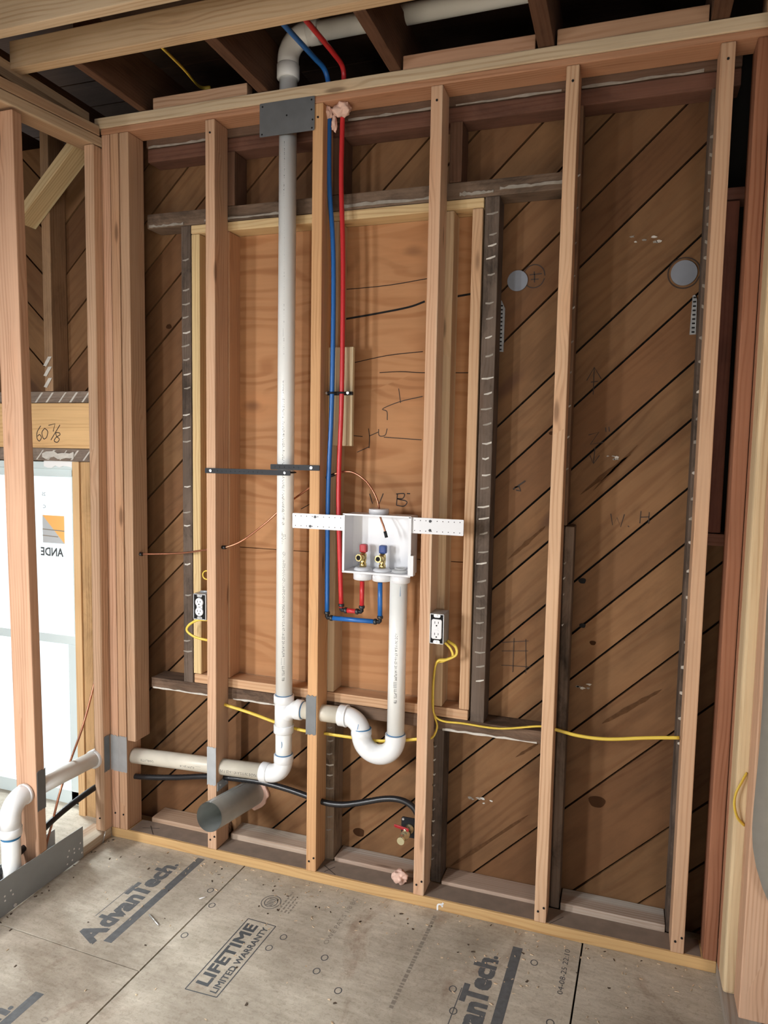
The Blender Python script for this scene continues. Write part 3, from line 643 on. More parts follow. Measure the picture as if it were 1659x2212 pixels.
def pipe_text(body, parent, cx, cy, ztop, length, hgt, ang, r=PR + .0003, mat='pipe_print'):
    """Lettering running down a vertical pipe, wrapped round it at angle ang (from -y towards +x)."""
    me = text_mesh(body, .0, res=1); xs = [v.co.x for v in me.vertices]; ys = [v.co.y for v in me.vertices]
    x0, x1, y0, y1 = min(xs), max(xs), min(ys), max(ys)
    for v in me.vertices:
        s = (v.co.x - x0) / (x1 - x0) * length; t = ((v.co.y - y0) / (y1 - y0) - .5) * hgt; a = ang + t / r
        v.co = V((cx + math.sin(a) * r, cy - math.cos(a) * r, ztop - s))
    return link('pipe_lettering', me, mat, parent)
for (b_, zt, ln, h_) in (('L.P. Code ASTM F 891-24', 2.585, .12, .011), ('NSF-DWV', 2.45, .045, .014), ('CP-110-FPS-OUV-CP-110-FPC-OUV MADE IN U.S.A 07-16-25 20:14 PLPM |||||||| LL-PTS. TB', 2.375, .50, .012),
                         ('CHARLOTTE PIPE 4200 2" IPS SCH 40 COEXTRUDED CELLULAR CORE PVC-DWV PIPE', 1.79, .46, .012), ('U.P. Code ASTM F 891-24', 1.385, .10, .011), ('NSF-DWV', 1.26, .045, .014), ('CP-110-FPS-OUV-CP-110-FPC-OUV MADE IN U.S.A 07-16-25 20:14 PLPM |||||||| LL-PTS. TB', 1.19, .47, .012)):
    pipe_text(b_, stack, XS, YS, zt, ln, h_, .30)
pipe_text('-110-FPS-OUV-CP-110-FPC-OUV MADE IN U.S.A 07-16-25 20:14 PLPM |||||||| LL-PTS. TB', stand, XR_ + .001, YS - .003, 1.105, .41, .012, .12)
def hpipe_text(body, parent, xl, xr, y, z0, slope, hgt, ang, r=PR + .0003):
    me = text_mesh(body, 0, res=1); xs = [v.co.x for v in me.vertices]; ys = [v.co.y for v in me.vertices]
    x0, x1, y0, y1 = min(xs), max(xs), min(ys), max(ys)
    for v in me.vertices:
        s = (v.co.x - x0) / (x1 - x0); t = ((v.co.y - y0) / (y1 - y0) - .5) * hgt; a = ang - t / r; X_ = xr + (xl - xr) * s
        v.co = V((X_, y - math.cos(a) * r, z0 + slope * (X_ - xl) + math.sin(a) * r))
    return link('pipe_lettering', me, 'pipe_print', parent)
hpipe_text('MADE IN U.S.A 07-16-25 PIPE', drain, .045, .20, YS, .347, .045, .011, -.12)
hpipe_text('||||||| PLPM 20:14', drain, -.13, -.04, YS, .339, .045, .012, -.12)
hpipe_text('CHARLOTTE', drain, -.31, -.25, YS, .331, .045, .010, -.1)

# ---- blue and red water lines
PX = .0082
def pex(name, label, mat, wall_pts, over, low, zlow):
    t = empty(name, wall_pts[-1], label=label, cat='pipe')
    tube('pipe', spline(over + wall_pts, 6), PX, mat, t, 14)
    a = V(wall_pts[-1]); e1 = V((a.x, a.y, zlow)); b = V(low[0]); top = V(low[1])
    def el(p, da, db):
        tube('elbow_fitting', [p + V(da) * .02, p + V(da) * .002, p + V(db) * .002, p + V(db) * .02], .0068, 'black_plastic', t, 12)
        for d in (da, db): ring('crimp_ring', p + V(d) * .017, d, .006, .0105, .011, 'crimp_metal', t, 14)
    el(e1, (0, 0, 1), (1, 0, 0)); el(b, (-1, 0, 0), (0, 0, 1))
    tube('pipe', [e1 + V((.012, 0, 0)), b - V((.012, 0, 0))], PX, mat, t, 14)
    tube('pipe', [b + V((0, 0, .012)), top], PX, mat, t, 14)
    ring('crimp_ring', top - V((0, 0, .006)), ZA, .006, .0105, .011, 'crimp_metal', t, 14)
    return t
pex('blue_water_pipe', 'blue plastic water pipe running down the wall beside the red one', 'pex_blue',
    [(.449, .045, 2.66), (.452, .045, 2.44), (.470, .045, 2.19), (.472, .042, 1.745), (.462, .040, 1.395), (.464, .038, .975)],
    [(.427, -.315, 2.79), (.43, -.05, 2.806), (.438, .03, 2.80), (.447, .045, 2.745)], [(.662, .036, .966), (.660, .036, 1.115)], .963)
pex('red_water_pipe', 'red plastic water pipe running down the wall beside the blue one', 'pex_red',
    [(.497, .045, 2.66), (.495, .045, 2.44), (.505, .045, 2.19), (.508, .042, 1.745), (.503, .036, 1.395), (.521, .030, 1.005)],
    [(.497, -.315, 2.793), (.50, -.05, 2.806), (.502, .03, 2.797), (.499, .045, 2.745)], [(.597, .030, .997), (.595, .036, 1.115)], .997)
def blob(name, loc, r, sc, label, seed, cat='foam'):
    bm = bmesh.new(); bmesh.ops.create_icosphere(bm, subdivisions=4, radius=1.0); rr = random.Random(seed)
    from mathutils import noise as nz
    o3 = V((seed * 3.1, seed * 1.7, 0))
    for v in bm.verts:
        k = 1 + .38 * nz.noise(v.co * 1.6 + o3) + .2 * nz.noise(v.co * 4 + o3); v.co = V((v.co.x * sc[0], v.co.y * sc[1], v.co.z * sc[2])) * r * k
    for f in bm.faces: f.smooth = True
    o = link(name, bm_mesh(bm, name), 'foam', None, Matrix.Translation(V(loc))); return tag(o, label, cat)
blob('spray_foam', (.446, .040, 2.668), .017, (1.1, 1, 1.15), 'pale pink spray foam lump round the top of the blue pipe', 1)
blob('spray_foam', (.500, .032, 2.668), .024, (1.25, 1, .95), 'pale pink spray foam lump round the top of the red pipe', 5)
blob('spray_foam', (.472, .034, 2.628), .012, (.75, .8, 2.0), 'pink foam drip hanging between the blue and red pipe tops', 9)
blob('spray_foam', (.7495, .045, .063), .024, (1.1, 1, 1), 'pink ball of spray foam lying on the bottom plate', 13)

# ---- board and clamp behind the water pipes
tag(bx('backing_board', .436, .536, .070, .0895, 1.566, 1.905, 'new_lumber', None, (.62, .48, .30)), 'short pale upright board behind the blue and red pipes', 'board')
cl = empty('pipe_clamp', (.49, .06, 1.745), label='black double pipe clamp holding the blue and red pipes', cat='clamp')
bx('clamp_base', .445, .540, .056, .0695, 1.740, 1.752, 'black_plastic', cl, cham=.001)
for xc in (.472, .508):
    tube('clamp_loop', arc((xc, .044, 1.746), .0125, XA, -YA, 0, PI, 10), .0035, 'black_plastic', cl, 8, flat=1.8)
for xc in (.452, .4905, .53):
    tube('clamp_leg', [(xc, .047, 1.746), (xc, .068, 1.746)], .0045, 'black_plastic', cl, 8)
for xc in (.4525, .530): disc('screw', (xc, .0415, 1.746), (0, -1, 0), .0042, 'screw_metal', cl, .003)

# ---- pipe straps over the white stack
def strap(label, xa, xb, z0, z1, yb, screws, wrap):
    t = empty('pipe_strap', (xa, -.003, z0), label=label, cat='strap')
    zm = (z0 + z1) / 2; h = (z1 - z0)
    P = rrect(abs(xb - xa), h, .003)
    prism('band', P, ((xa + xb) / 2, -.0008, zm), XA, ZA, .0045, 'black_plastic', t)
    for s in screws: disc('screw', (s, -.0055, zm), (0, -1, 0), .0048, 'screw_metal', t, .003)
    k = 0
    a = min(wrap); b = max(wrap)
    while a + k * .018 < b:
        disc('strap_hole', (a + k * .018, -.0053, zm), (0, -1, 0), .0016, 'black_hole', t, .0004, 8); k += 1
    return t
sp1 = strap('long black plastic strap from stud to white pipe, lower of the two', -.002, .338, 1.460, 1.4785, 0, (.022,), (.05, .24))
sp2 = strap('short black plastic strap right of the white pipe, upper of the two', .262, .448, 1.480, 1.4985, 0, (.418,), (.28, .38))
disc('screw', (.318, -.0055, 1.4695), (0, -1, 0), .004, 'screw_metal', sp1, .003)
for t_, z_ in ((sp1, 1.4695), (sp2, 1.4895)):
    tube('loop', arc((XS, YS, z_), .0325, XA, -YA, -.9, PI + .9, 20), .003, 'black_plastic', t_, 8, flat=2.6)

# ---- steel plates
def plate(name, label, poly, o, x, y, mat, t=.0014, nails=()):
    e = prism(name, poly, o, x, y, t, mat, None); tag(e, label, 'plate')
    for a, b in nails:
        p = V(o) + V(x) * a + V(y) * b + V(x).cross(V(y)) * t; disc('nail_hole', p, V(x).cross(V(y)), .0032, 'black_hole', e, .0004, 8)
    return e
def teeth(w, h, n=5, d=.006):
    top = []; bot = []
    for i in range(n + 1):
        bot.append((-w / 2 + w * i / n, -h / 2 + (d * random.uniform(.2, 1) if i % 2 else 0))); top.append((w / 2 - w * i / n, h / 2 - (d * random.uniform(.2, 1) if i % 2 else 0)))
    return bot + top
plate('shield_plate', 'large dark grey steel plate nailed across the top plate above the white pipe', rrect(.202, .108, .004), (.3175, -.0045, 2.652), XA, ZA, 'dark_steel', .0016, [(-.09, .043), (.09, .043), (-.092, -.046), (.092, -.046), (.09, .012), (.094, -.02), (.0, .005)])
plate('nail_plate', 'grey steel nail plate on the stud between the stack and the trap', teeth(.039, .146), (.4235, -.0004, .617), XA, ZA, 'dark_steel')
plate('nail_plate', 'light grey steel nail plate on the stud above the metal duct', teeth(.038, .15), (.019, -.0004, .364), XA, ZA, 'galvanised')
plate('nail_plate', 'middle of three steel plates side by side on the corner posts', teeth(.038, .147), (-.4195, .0006, .347), XA, ZA, 'galvanised')
plate('nail_plate', 'right of three steel plates side by side on the corner posts', teeth(.038, .147), (-.3805, -.0004, .347), XA, ZA, 'galvanised')
plate('nail_plate', 'left of three steel plates, facing sideways in the corner', teeth(.03, .145), (-.4398, -.021, .35), YA, ZA, 'dark_steel')
plate('nail_plate', 'dark steel plate on the side of the left partition stud by the pipe hole', teeth(.037, .145), (-.4394, -.354, .355), YA, ZA, 'dark_steel')
ws = plate('wall_strap', 'long grey perforated steel strap standing on edge at the floor left', [(-.162, .004), (-.8, .004), (-.8, .135), (-.162, .124)][::-1], (-.4385, 0, 0), YA, ZA, 'zinc', .002)
for (a, b) in ((-.177, .066), (-.209, .061), (-.183, .047), (-.234, .067), (-.208, .045), (-.17, .025), (-.241, .048), (-.219, .023), (-.244, .021), (-.497, .073), (-.489, .055), (-.522, .068), (-.521, .052)):
    disc('strap_nail', (-.4363, a, b), (1, 0, 0), .0034, 'chalk_white', ws, .0006, 10)
disc('strap_nail', (-.436, -.483, .014), (1, 0, 0), .006, 'screw_metal', ws, .003, 12)
plate('wall_strap', 'steel strap standing on the outer edge of the left partition plate', [(-.20, .0), (-.8, .0), (-.8, .114), (-.20, .114)][::-1], (-.5345, 0, 0), YA, ZA, 'galvanised', .002)

# ---- laundry outlet box
lb_ = empty('laundry_box', (.66, .03, 1.13), label='white plastic laundry outlet box with red and blue valves between the studs', cat='outlet box')
BX0, BX1, BZ0, BZ1, BF, BBK = .541, .777, 1.140, 1.337, -.008, .078
bx('box_back', BX0, BX1, BBK - .003, BBK, BZ0, BZ1, 'white_plastic', lb_, cham=.001)
bx('box_side', BX0, BX0 + .003, BF, BBK, BZ0, BZ1, 'white_plastic', lb_, cham=.001)
bx('box_side', BX1 - .003, BX1, BF, BBK, BZ0, BZ1, 'white_plastic', lb_, cham=.001)
bx('box_top', BX0, BX1, BF, BBK, BZ1 - .003, BZ1, 'white_plastic', lb_, cham=.001)
bx('box_floor', BX0, BX1, BF, BBK, BZ0, BZ0 + .004, 'white_plastic', lb_, cham=.001)
for (x0, x1, z0, z1) in ((BX0 - .003, BX1 + .003, BZ1 - .004, BZ1 + .002), (BX0 - .003, BX1 + .003, BZ0 - .003, BZ0 + .003), (BX0 - .003, BX0 + .005, BZ0, BZ1), (BX1 - .006, BX1 + .004, BZ0, BZ1)):
    bx('box_rim', x0, x1, BF - .003, BF + .001, z0, z1, 'white_plastic', lb_, cham=.0008)
bx('side_tab', BX1 + .002, BX1 + .014, BF - .006, BF + .02, BZ0 + .002, BZ0 + .07, 'white_plastic', lb_, cham=.001)
for (x0, x1, z0, z1, big) in ((.347, .540, 1.279, 1.331, ((.433, 1.321), (.415, 1.288))), (.778, .953, 1.284, 1.336, ((.842, 1.326), (.842, 1.296)))):
    b_ = prism('bracket', rrect(x1 - x0, z1 - z0, .003), ((x0 + x1) / 2, -.0012, (z0 + z1) / 2), XA, ZA, .002, 'white_plastic', lb_)
    for k in range(9):
        for zz in (z0 + .009, z1 - .009): disc('bracket_hole', (x0 + .012 + k * (x1 - x0 - .024) / 8, -.0032, zz), (0, -1, 0), .0016, 'black_hole', b_, .0003, 8)
    for (a, c) in big: disc('screw', (a, -.0032, c), (0, -1, 0), .0045, 'rubber_black', b_, .002, 12)
for xc, zt in ((.597, 1.138), (.666, 1.138), (.733, 1.137)):
    tube('outlet_hub', [(xc, .036, zt + .003), (xc, .036, zt - .026), (xc, .036, zt - .028)], [.033, .0325, .030], 'white_plastic', lb_, 28)
for xc, hm in ((.597, 'handle_red'), (.667, 'handle_blue')):
    tube('valve_collar', [(xc, .036, BZ0 + .004), (xc, .036, BZ0 + .008), (xc, .036, BZ0 + .014)], [.032, .031, .024], 'white_plastic', lb_, 28)
    vb = tube('valve_body', [(xc, .036, BZ0 + .012), (xc, .036, BZ0 + .025), (xc, .036, BZ0 + .027), (xc, .036, BZ0 + .04), (xc, .036, BZ0 + .056), (xc, .036, BZ0 + .066)], [.012, .012, .0095, .012, .012, .007], 'brass', lb_, 18)
    tube('valve_outlet', [(xc, .036, BZ0 + .046), (xc - .006, .006, BZ0 + .048)], .0125, 'brass', vb, 18)
    disc('outlet_bore', (xc - .0063, .0055, BZ0 + .048), (-.2, -1, .05), .008, 'black_hole', vb, .0006, 14)
    bx('valve_handle', xc - .010, xc + .015, .022, .046, BZ0 + .064, BZ0 + .093, hm, lb_, cham=.006)
tube('drain_knockout', [(.733, .036, BZ0 + .004), (.733, .036, BZ0 + .012), (.733, .036, BZ0 + .014)], [.031, .031, .026], 'clear_plastic', lb_, 28)
tube('knockout_ring', arc((.733, .036, BZ0 + .0165), .018, XA, YA, 0, 2 * PI, 20), .003, 'clear_plastic', lb_, 8)
tube('top_cap', [(.650, .04, 1.336), (.650, .04, 1.342), (.650, .04, 1.342), (.650, .04, 1.354), (.650, .04, 1.356)], [.033, .033, .0345, .0345, .033], 'white_plastic', lb_, 32)

# ---- electrical outlet boxes
def outlet(label, x0, x1, z0, z1, round_face, dy=0.0):
    t = empty('outlet_box', ((x0 + x1) / 2, 0.03, z0), label=label, cat='outlet')
    w = x1 - x0; xc = (x0 + x1) / 2; zc = (z0 + z1) / 2; F = -.004 + dy
    for (a, b, c, d) in ((x0, x0 + .0025, z0, z1), (x1 - .0025, x1, z0, z1), (x0, x1, z0, z0 + .0025), (x0, x1, z1 - .0025, z1)):
        bx('box_side', a, b, F, F + .072, c, d, 'galvanised', t, (1, 1, 1), .0006)
    bx('box_back', x0, x1, F + .068, F + .072, z0, z1, 'black_plastic', t, cham=.0006)
    bx('box_inside', x0 + .003, x1 - .003, F + .004, F + .006, z0 + .003, z1 - .003, 'black_hole', t, cham=0)
    for zz in (z0 + .006, z1 - .006):
        e_ = prism('yoke_ear', rrect(.022, .012, .005), (xc, F + .002, zz), XA, ZA, .002, 'screw_metal', t)
        disc('screw', (xc, F - .0005, zz), (0, -1, 0), .0032, 'galvanised', e_, .0015, 10)
    if round_face:
        for zz in (zc - .0175, zc + .0175):
            f_ = tube('receptacle_face', [(xc, F + .004, zz), (xc, F - .003, zz), (xc, F - .0042, zz)], [.0165, .0165, .0145], 'white_plastic', t, 24)
            slots(f_, xc, F - .0044, zz)
        bx('receptacle_body', xc - .012, xc + .012, F - .0005, F + .004, zc - .03, zc + .03, 'white_plastic', t, cham=.001)
        disc('screw', (xc, F - .001, zc), (0, -1, 0), .0028, 'screw_metal', t, .002, 10)
    else:
        f_ = prism('receptacle_face', rrect(.034, .066, .006), (xc, F + .003, zc), XA, ZA, .0065, 'white_plastic', t, cham=.0008)
        for zz in (zc - .019, zc + .019): slots(f_, xc, F - .0037, zz)
        for zz in (zc - .004, zc + .004): prism('test_button', rrect(.012, .005, .001), (xc, F - .0033, zz), XA, ZA, .001, 'white_plastic', t)
    return t
def slots(f_, xc, y, zz):
    for dx, h in ((-.006, .008), (.006, .0065)): prism('slot', rrect(.0018, h, .0005, 1), (xc + dx, y + .0003, zz + .003), XA, ZA, .0005, 'black_hole', f_)
    disc('slot', (xc, y, zz - .007), (0, -1, 0), .0025, 'black_hole', f_, .0004, 10)
outlet('white round-faced receptacle in a metal box left of the white pipe stack', -.0545, -.0015, .918, 1.014, True)
outlet('white rectangular receptacle in a metal box at the right of the laundry box', .8495, .8965, .922, 1.022, False)
tag(tube('mud_ring_clip', [(-.045, .03, 1.016), (-.012, .03, 1.019)], .004, 'galvanised', None, 8), 'small steel clip on top of the round-faced receptacle box', 'clip')

# ---- yellow cables
CR = .0058
def cable(label, pts, r=CR, n=8, flat=.62):
    return tag(tube('electrical_cable', spline(pts, n), r, 'cable_yellow', None, 10, flat=flat), label, 'cable')
cable('yellow cable loop below the round-faced receptacle at the left', [(-.02, .05, .905), (-.06, .035, .905), (-.095, .03, .885), (-.106, .03, .862), (-.075, .03, .842), (-.03, .035, .833), (.0, .05, .828)], .0048)
cable('yellow cable sagging behind the tee, from the second stud to the pipe', [(.03, .055, .590), (.04, .06, .583), (.147, .06, .566), (.251, .07, .540), (.338, .07, .527), (.41, .065, .527)])
cable('yellow cable running behind the trap between the two middle studs', [(.44, .065, .529), (.53, .066, .529), (.66, .07, .531), (.787, .065, .558), (.815, .06, .57)])
cable('yellow cable dropping from the right receptacle and running right past the header', [(.893, .065, .918), (.925, .05, .905), (.93, .04, .88), (.90, .035, .862), (.868, .035, .852), (.857, .04, .80), (.855, .042, .72), (.860, .044, .665), (.89, .046, .645), (.96, .05, .645), (1.08, .05, .645), (1.20, .055, .668), (1.225, .055, .668)])
cable('second yellow cable from the right receptacle into the stud below', [(.880, .06, .918), (.91, .045, .897), (.918, .04, .872), (.89, .04, .855), (.862, .045, .84), (.853, .046, .78), (.852, .046, .70), (.860, .05, .655), (.868, .055, .62), (.860, .05, .59), (.848, .045, .577)], .0048)
cable('yellow cable crossing the right-hand stud bay low down', [(1.245, .055, .668), (1.268, .055, .665), (1.333, .055, .656), (1.42, .055, .658), (1.54, .055, .680), (1.63, .055, .694)])
cable('yellow cable end looping out of the pale stud at the right edge', [(1.79, -.1295, .690), (1.778, -.14, .668), (1.764, -.145, .634), (1.762, -.145, .60), (1.772, -.142, .565), (1.792, -.130, .54)], .0042)
cable('yellow cable crossing the dark joist bay overhead', [(-.06, .13, 2.86), (-.08, .09, 2.848), (-.02, -.1, 2.81), (.045, -.31, 2.762)])
tag(tube('cable_ring', arc((-.0255, .04, 1.078), .016, XA, ZA, 0, 2 * PI, 24), .0028, 'cable_yellow', None, 8), 'small yellow ring of cable above the round-faced receptacle', 'cable')

# ---- black flexible line, copper tubes
def ribbed(pts, r, n=18):
    P = spline(pts, n); return P, [r * (1 + (.06 if i % 2 else -.04)) for i in range(len(P))]
P, rr_ = ribbed([(-.40, .05, .235), (-.313, .05, .243), (-.18, .055, .262), (-.03, .055, .292), (.074, .055, .302), (.192, .055, .308), (.30, .055, .300), (.40, .05, .288), (.461, .048, .279), (.52, .05, .281), (.58, .052, .296), (.685, .055, .330), (.745, .055, .336), (.785, .055, .322), (.81, .055, .29)], .0105)
tag(tube('flexible_tube', P, rr_, 'rubber_black', None, 12), 'black ribbed flexible tube crossing the lower stud bays', 'tube')
tag(tube('flexible_tube', spline([(-.485, .0, .207), (-.49, -.05, .207), (-.495, -.16, .195), (-.50, -.24, .178), (-.505, -.33, .15), (-.505, -.6, .08)], 8), .0115, 'rubber_black', None, 12), 'black tube curving past the window beyond the left partition', 'tube')
cp = empty('copper_tube', (.054, .045, 1.187), label='thin copper tube curving through the studs into the laundry box', cat='tube')
tube('tube_run', spline([(-.34, .045, 1.136), (-.298, .045, 1.139), (-.20, .05, 1.146), (-.121, .05, 1.155), (-.021, .045, 1.174), (.054, .045, 1.187), (.116, .06, 1.215), (.192, .09, 1.278), (.266, .10, 1.345), (.383, .065, 1.418), (.449, .06, 1.458), (.53, .06, 1.478), (.59, .055, 1.452), (.632, .045, 1.405), (.650, .04, 1.36), (.662, .02, 1.33), (.678, .01, 1.30), (.689, .004, 1.272)], 6), .0034, 'copper', cp, 10)
tube('sleeve', [(.44, .058, 1.453), (.478, .06, 1.467)], .0055, 'rubber_black', cp, 10)
tube('end_cap', [(.684, .007, 1.283), (.691, .003, 1.264)], .0055, 'black_plastic', cp, 10)
for p_ in ((-.318, .04, 1.138), (.046, .045, 1.186)): tube('grommet', [V(p_) - XA * .012, V(p_) + XA * .008], .007, 'rubber_black', cp, 10)
tag(tube('copper_tube', spline([(-.50, -.012, .63), (-.50, -.052, .534), (-.50, -.091, .456), (-.50, -.155, .354), (-.50, -.204, .268), (-.50, -.241, .179), (-.50, -.275, .10), (-.50, -.29, .02)], 8), .0042, 'copper', None, 10), 'thin copper tube slanting down behind the left partition', 'tube')

# ---- dryer vent duct
du = empty('vent_duct', (.095, .02, .2), label='round galvanised metal duct poking out through the wall sheathing', cat='duct')
d0 = V((.094, -.135, .247)); d1 = V((.098, .20, .193)); dd = (d1 - d0).normalized(); DR = .0515
bm = bmesh.new(); sweep(bm, [d0, d0 + dd * .002, d1], [DR, DR, DR], 40, False); sweep(bm, [d0, d1], [DR - .0012, DR - .0012], 40, False)
link('duct_wall', bm_mesh(bm, 'duct_wall'), 'duct_steel', du)
disc('damper', d1 - dd * .13, -dd, DR - .002, 'damper', du, .002, 32)
fr = frames([d0, d1])[0]
tube('duct_seam', [d0 + fr[1] * (DR - .0005), d1 + fr[1] * (DR - .0005)], .0015, 'duct_steel', du, 6)
n = 26; outer = [(.098 + (.067 + random.uniform(-.012, .012)) * math.cos(2 * PI * i / n), .193 + (.064 + random.uniform(-.012, .010)) * math.sin(2 * PI * i / n)) for i in range(n)]
fm = prism('foam_collar', outer, (0, .1785, 0), XA, ZA, .014, 'foam', du, cham=.003)
hb = empty('strap_hanger', (.0405, .03, .28), label='short galvanised hanger strap on the stud above the metal duct', cat='hanger')
prism('hanger_plate', rrect(.075, .034, .002), (.0395, .042, .283), YA, ZA, .0016, 'galvanised', hb)
for yy in (.022, .062): disc('screw', (.042, yy, .285), XA, .0045, 'screw_metal', hb, .003)

# ---- hose bibb
hb2 = empty('hose_valve', (.776, .07, .195), label='brass ball valve with red lever on a square black wall flange', cat='valve')
q = V((.774, .078, .228)); tip = V((.7695, -.02, .231)); ax = (tip - q).normalized()
prism('flange', rrect(.066, .072, .007), (.774, .083, .228), XA, ZA, .006, 'black_plastic', hb2, cham=.001)
for a in (-1, 1):
    for b in (-1, 1): disc('screw', (.774 + a * .026, .0765, .228 + b * .029), (0, -1, 0), .004, 'screw_metal', hb2, .002)
tube('valve_body', [q, q + ax * .012, q + ax * .013, q + ax * .035, q + ax * .036, q + ax * .06, q + ax * .061, q + ax * .085, q + ax * .1], [.016, .016, .012, .012, .0155, .0155, .0115, .0115, .013], 'brass_clear', hb2, 20)
disc('outlet_bore', tip + ax * .0005, ax, .008, 'black_hole', hb2, .0008, 14)
tube('valve_stem', [q + ax * .048, q + ax * .048 + V((-.002, -.004, .022))], .005, 'brass_clear', hb2, 10)
prism('lever', rrect(.055, .014, .005), (.757, .03, .252), (1, -.05, -.12), (0, -.45, 1), .004, 'handle_red', hb2, cham=.001)

# ---- bits on the sheathing
tag(disc('hole_patch', (1.072, .1775, 2.118), (0, -1, 0), .0335, 'patch_grey', None, .002, 32), 'grey round hole patch in the sheathing beside a pencilled circle', 'patch')
tag(disc('hole_patch', (1.580, .1775, 2.113), (0, -1, 0), .038, 'patch_grey', None, .002, 32), 'larger grey round hole patch in the sheathing near the right studs', 'patch')
def lathbit(label, poly, seed):
    o_ = prism('metal_lath', poly, (0, .1775, 0), XA, ZA, .003, 'lath_mesh', None); tag(o_, label, 'metal strip')
    z0 = min(p[1] for p in poly); z1 = max(p[1] for p in poly); xs = sum(p[0] for p in poly) / len(poly); k = 0
    while z0 + .008 + k * .013 < z1 - .006:
        prism('lath_slot', rrect(.009, .005, .001, 1), (xs, .1743, z0 + .008 + k * .013), XA, ZA, .0006, 'black_hole', o_); k += 1
lathbit('narrow perforated metal strip on sheathing beside the dark lath-marked stud', [(1.012, 1.89), (1.033, 1.888), (1.034, 2.03), (1.022, 2.056), (1.011, 2.055)], 1)
lathbit('narrow perforated metal strip on sheathing under the larger hole patch', [(1.605, 1.925), (1.623, 1.926), (1.621, 2.03), (1.615, 2.045), (1.608, 2.043)], 2)
for k, (xx, zz, w, lab) in enumerate(((1.46, 2.22, .05, 'white plaster smear high on the right sheathing'), (1.40, 1.545, .02, 'white plaster fleck in the middle of the right sheathing'), (1.0, .315, .04, 'white plaster smear low on the sheathing right of the valve'), (1.335, .78, .02, 'white plaster dab low in the right-hand bay'))):
    for q_ in range(6):
        cx, cz, r0 = xx + random.uniform(-w, w), zz + random.uniform(-.4, .4) * w, random.uniform(.003, .008)
        prism('plaster_smear', [(cx + math.cos(a) * r0 * random.uniform(.5, 1.7), cz + math.sin(a) * r0 * random.uniform(.3, .8)) for a in [i * .785 for i in range(8)]], (0, .1788, 0), XA, ZA, .0008, 'plaster_grey' if q_ % 2 else 'plaster', wb)

# ---- floor printing
def fp(s, t): return f0 + fb * s + fa * t + V((0, 0, .0003))
def floor_text(body, x, y, length, hgt, mat, parent, thick=.0):
    return text('printed_text', body, (x, y, .0004), fa, -fb, length - thick, hgt - thick, mat, parent, 0, 0, thick)
def fbar(x0, x1, y0, y1, mat, parent, name='printed_bar'):
    k = .037
    return prism(name, [(x0 + k * y0, y0), (x1 + k * y0, y0), (x1 + k * y1, y1), (x0 + k * y1, y1)], (0, 0, .0001), XA, YA, .0002, mat, parent)
for (dx, dy, P_) in ((0, 0, pA), (1.2056, -.077, pC), (-.026, -.735, pB)):
    floor_text('A', -.073 + dx, -.535 + dy, .080, .082, 'ink_grey', P_, .0085)
    floor_text('dvan', -.073 + dx, -.455 + dy, .175, .075, 'ink_grey', P_, .0085)
    floor_text('T', -.073 + dx, -.292 + dy, .072, .078, 'ink_grey', P_, .0085)
    floor_text('ech', -.073 + dx, -.230 + dy, .138, .07, 'ink_grey', P_, .0085)
    floor_text('.', -.073 + dx, -.090 + dy, .014, .014, 'ink_grey', P_, .003)
    fbar(-.034 + dx, -.004 + dx, -.51 + dy, -.012 + dy, 'ink_grey', P_)
    strokes('printed_line', [[(-.16 + dx, -.42 + dy), (-.152 + dx, -.24 + dy)]], (0, 0, .0003), XA, YA, .003, 'ink_grey', P_)
for seg in ([(.304, -.594), (.320, -.258)], [(.320, -.258), (.423, -.262)], [(.423, -.262), (.406, -.591)], [(.406, -.591), (.304, -.594)]):
    strokes('printed_frame', [seg], (0, 0, .0003), XA, YA, .0035, 'ink', pC)
floor_text('LIFETIME', .360, -.565, .285, .042, 'ink', pC, .0042)
floor_text('LIMITED WARRANTY', .397, -.580, .30, .022, 'ink', pC, .0014)
strokes('printed_frame', [[(.35 + .033 * math.cos(a), -.155 + .036 * math.sin(a)) for a in [i * PI / 14 for i in range(29)]], [(.35 + .022 * math.cos(a), -.155 + .025 * math.sin(a)) for a in [i * PI / 14 for i in range(29)]]], (0, 0, .0003), XA, YA, .0025, 'ink', pC)
strokes('printed_bars', [[(.338, -.172 + .008 * i), (.362, -.172 + .008 * i)] for i in range(5)], (0, 0, .0003), XA, YA, .003, 'ink', pC)
def faded_print(x, y0, y1, h, mat, parent, seed):
    """A line of worn, unreadable small print: short uneven dashes."""
    rr_ = random.Random(seed); y = y0; L_ = []
    while y < y1:
        d = rr_.uniform(.006, .016); L_.append([(x + .037 * y, y), (x + .037 * (y + d), min(y + d, y1))]); y += d + rr_.uniform(.003, .007)
    strokes('faded_print', L_, (0, 0, .0003), XA, YA, h, mat, parent)
for k, ln in enumerate((.11, .09, .09, .07)): faded_print(.40 + .013 * k, -.19, -.19 + ln, .006, 'ink_faint', pC, k)
floor_text('OWE PAT.S 1/8 BC', .615, -.285, .25, .016, 'ink_faint', pC)
faded_print(.900, -.46, -.03, .012, 'ink_faint', pC, 11)
floor_text('04-08-25 22:10', 1.333, -.245, .20, .016, 'ink', pC)
floor_text('20 20', .02, -.90, .09, .02, 'ink_faint', pB)
for (x, y, P_) in ((.17, -.24, pC), (.12, -.17, pA), (.17, -.40, pC), (.45, -.36, pC), (.47, -.30, pC), (.63, -.40, pC), (.63, -.34, pC), (1.24, -.14, pC), (1.31, -.36, pC), (.72, -.45, pC), (1.03, -.33, pC), (1.05, -.41, pC)):
    strokes('printed_ring', [[(x + .010 * math.cos(a), y + .012 * math.sin(a)) for a in [i * PI / 8 for i in range(17)]]], (0, 0, .0003), XA, YA, .003, 'ink', P_)
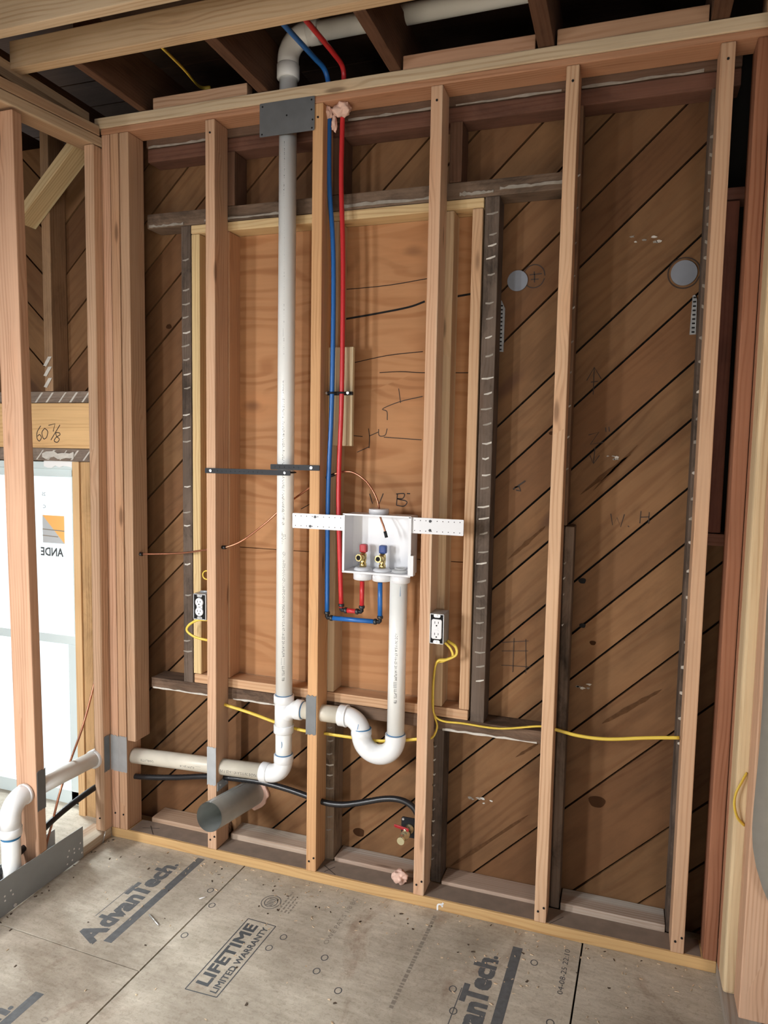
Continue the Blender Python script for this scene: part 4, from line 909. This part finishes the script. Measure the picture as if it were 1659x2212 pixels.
strokes('paint_mark', [pcurve([(.899, .001), (.899, .018), (.905, .024), (.912, .022)]), [(.911, .028), (.916, .016)], [(.918, .032), (.914, .02)]], (0, -.0008, 0), XA, ZA, .0055, 'chalk_white', wb)

# ---- crumbs and scraps on the floor
tag(tube('nail', [(.004, -.357, .003), (.066, -.391, .003)], .0022, 'screw_metal', None, 8), 'bright nail lying on the floor beside the printed letters', 'nail')
tag(tube('wood_splinter', [(.112, -.228, .003), (.128, -.212, .004)], .002, 'chalk_white', None, 8), 'short pale splinter lying on the printed bar of the left lettering', 'splinter')
tag(tube('nail', [(-.438, -.055, .002), (-.432, -.045, .045)], .0022, 'screw_metal', None, 8), 'bent nail standing upright in the floor corner at the left', 'nail')
bm = bmesh.new(); rr = random.Random(3)
def chip(bm, p, l, w, h, a):
    d = V((math.cos(a), math.sin(a), 0)); e = V((-d.y, d.x, 0)); c = [p + d * l + e * w * .3, p - d * l + e * w, p - d * l * .8 - e * w, p + d * l * .7 - e * w]
    lo = [bm.verts.new(q_ + V((0, 0, .0003))) for q_ in c]; hi = [bm.verts.new(q_ + V((0, 0, h))) for q_ in c]
    bm.faces.new(hi); [bm.faces.new((lo[k], lo[(k + 1) % 4], hi[(k + 1) % 4], hi[k])) for k in range(4)]
for k in range(260):
    x = rr.uniform(-.43, 1.76); y = -abs(rr.gauss(0, .16)) - .004 if rr.random() < .6 else rr.uniform(-1.2, -.01)
    chip(bm, V((x, y, 0)), rr.uniform(.0015, .006), rr.uniform(.0008, .0022), rr.uniform(.001, .003), rr.uniform(0, 6.3))
o = link('wood_chips', bm_mesh(bm, 'wood_chips'), 'new_lumber', None, color=(.7, .55, .38)); tag(o, 'scatter of pale wood chips and sawdust on the subfloor', 'wood chips', kind='stuff')
bm = bmesh.new()
for k in range(80):
    x = rr.uniform(-.43, 1.7); y = -abs(rr.gauss(0, .10)) - .003 if rr.random() < .6 else rr.uniform(-1.2, -.01)
    if rr.random() < .25: x = -.435 + abs(rr.gauss(0, .03)); y = rr.uniform(-.7, -.02)
    chip(bm, V((x, y, 0)), rr.uniform(.0015, .006), rr.uniform(.001, .003), rr.uniform(.001, .003), rr.uniform(0, 6.3))
o = link('dirt_crumbs', bm_mesh(bm, 'dirt_crumbs'), 'old_lumber', None, color=(.10, .075, .055)); tag(o, 'dark dirt crumbs along the wall plates and floor', 'dirt', kind='stuff')

# ---- pale canvas hanging at the right edge
bm = bmesh.new(); G = []
for i in range(25):
    z = 1.60 - i * 1.2 / 24; row = []
    edge = 1.790 + .0035 * math.sin(z * 9) + (max(0, .62 - z) ** 2) * 1.1
    for j in range(9):
        s = j / 8; row.append(bm.verts.new((edge + s * .5, -.235 - .02 * math.sin(s * 11 + z * 2) - .01 * math.sin(z * 6 + s * 3) - .015 * (1 - s), z)))
    G.append(row)
for a, b in zip(G, G[1:]):
    for k in range(8): f = bm.faces.new((a[k], a[k + 1], b[k + 1], b[k])); f.smooth = True
bmesh.ops.solidify(bm, geom=list(bm.faces), thickness=.004)
o = link('hanging_cloth', bm_mesh(bm, 'hanging_cloth'), 'canvas', None); tag(o, 'greige canvas cloth hanging beside the pinkish stud at the right edge', 'cloth')
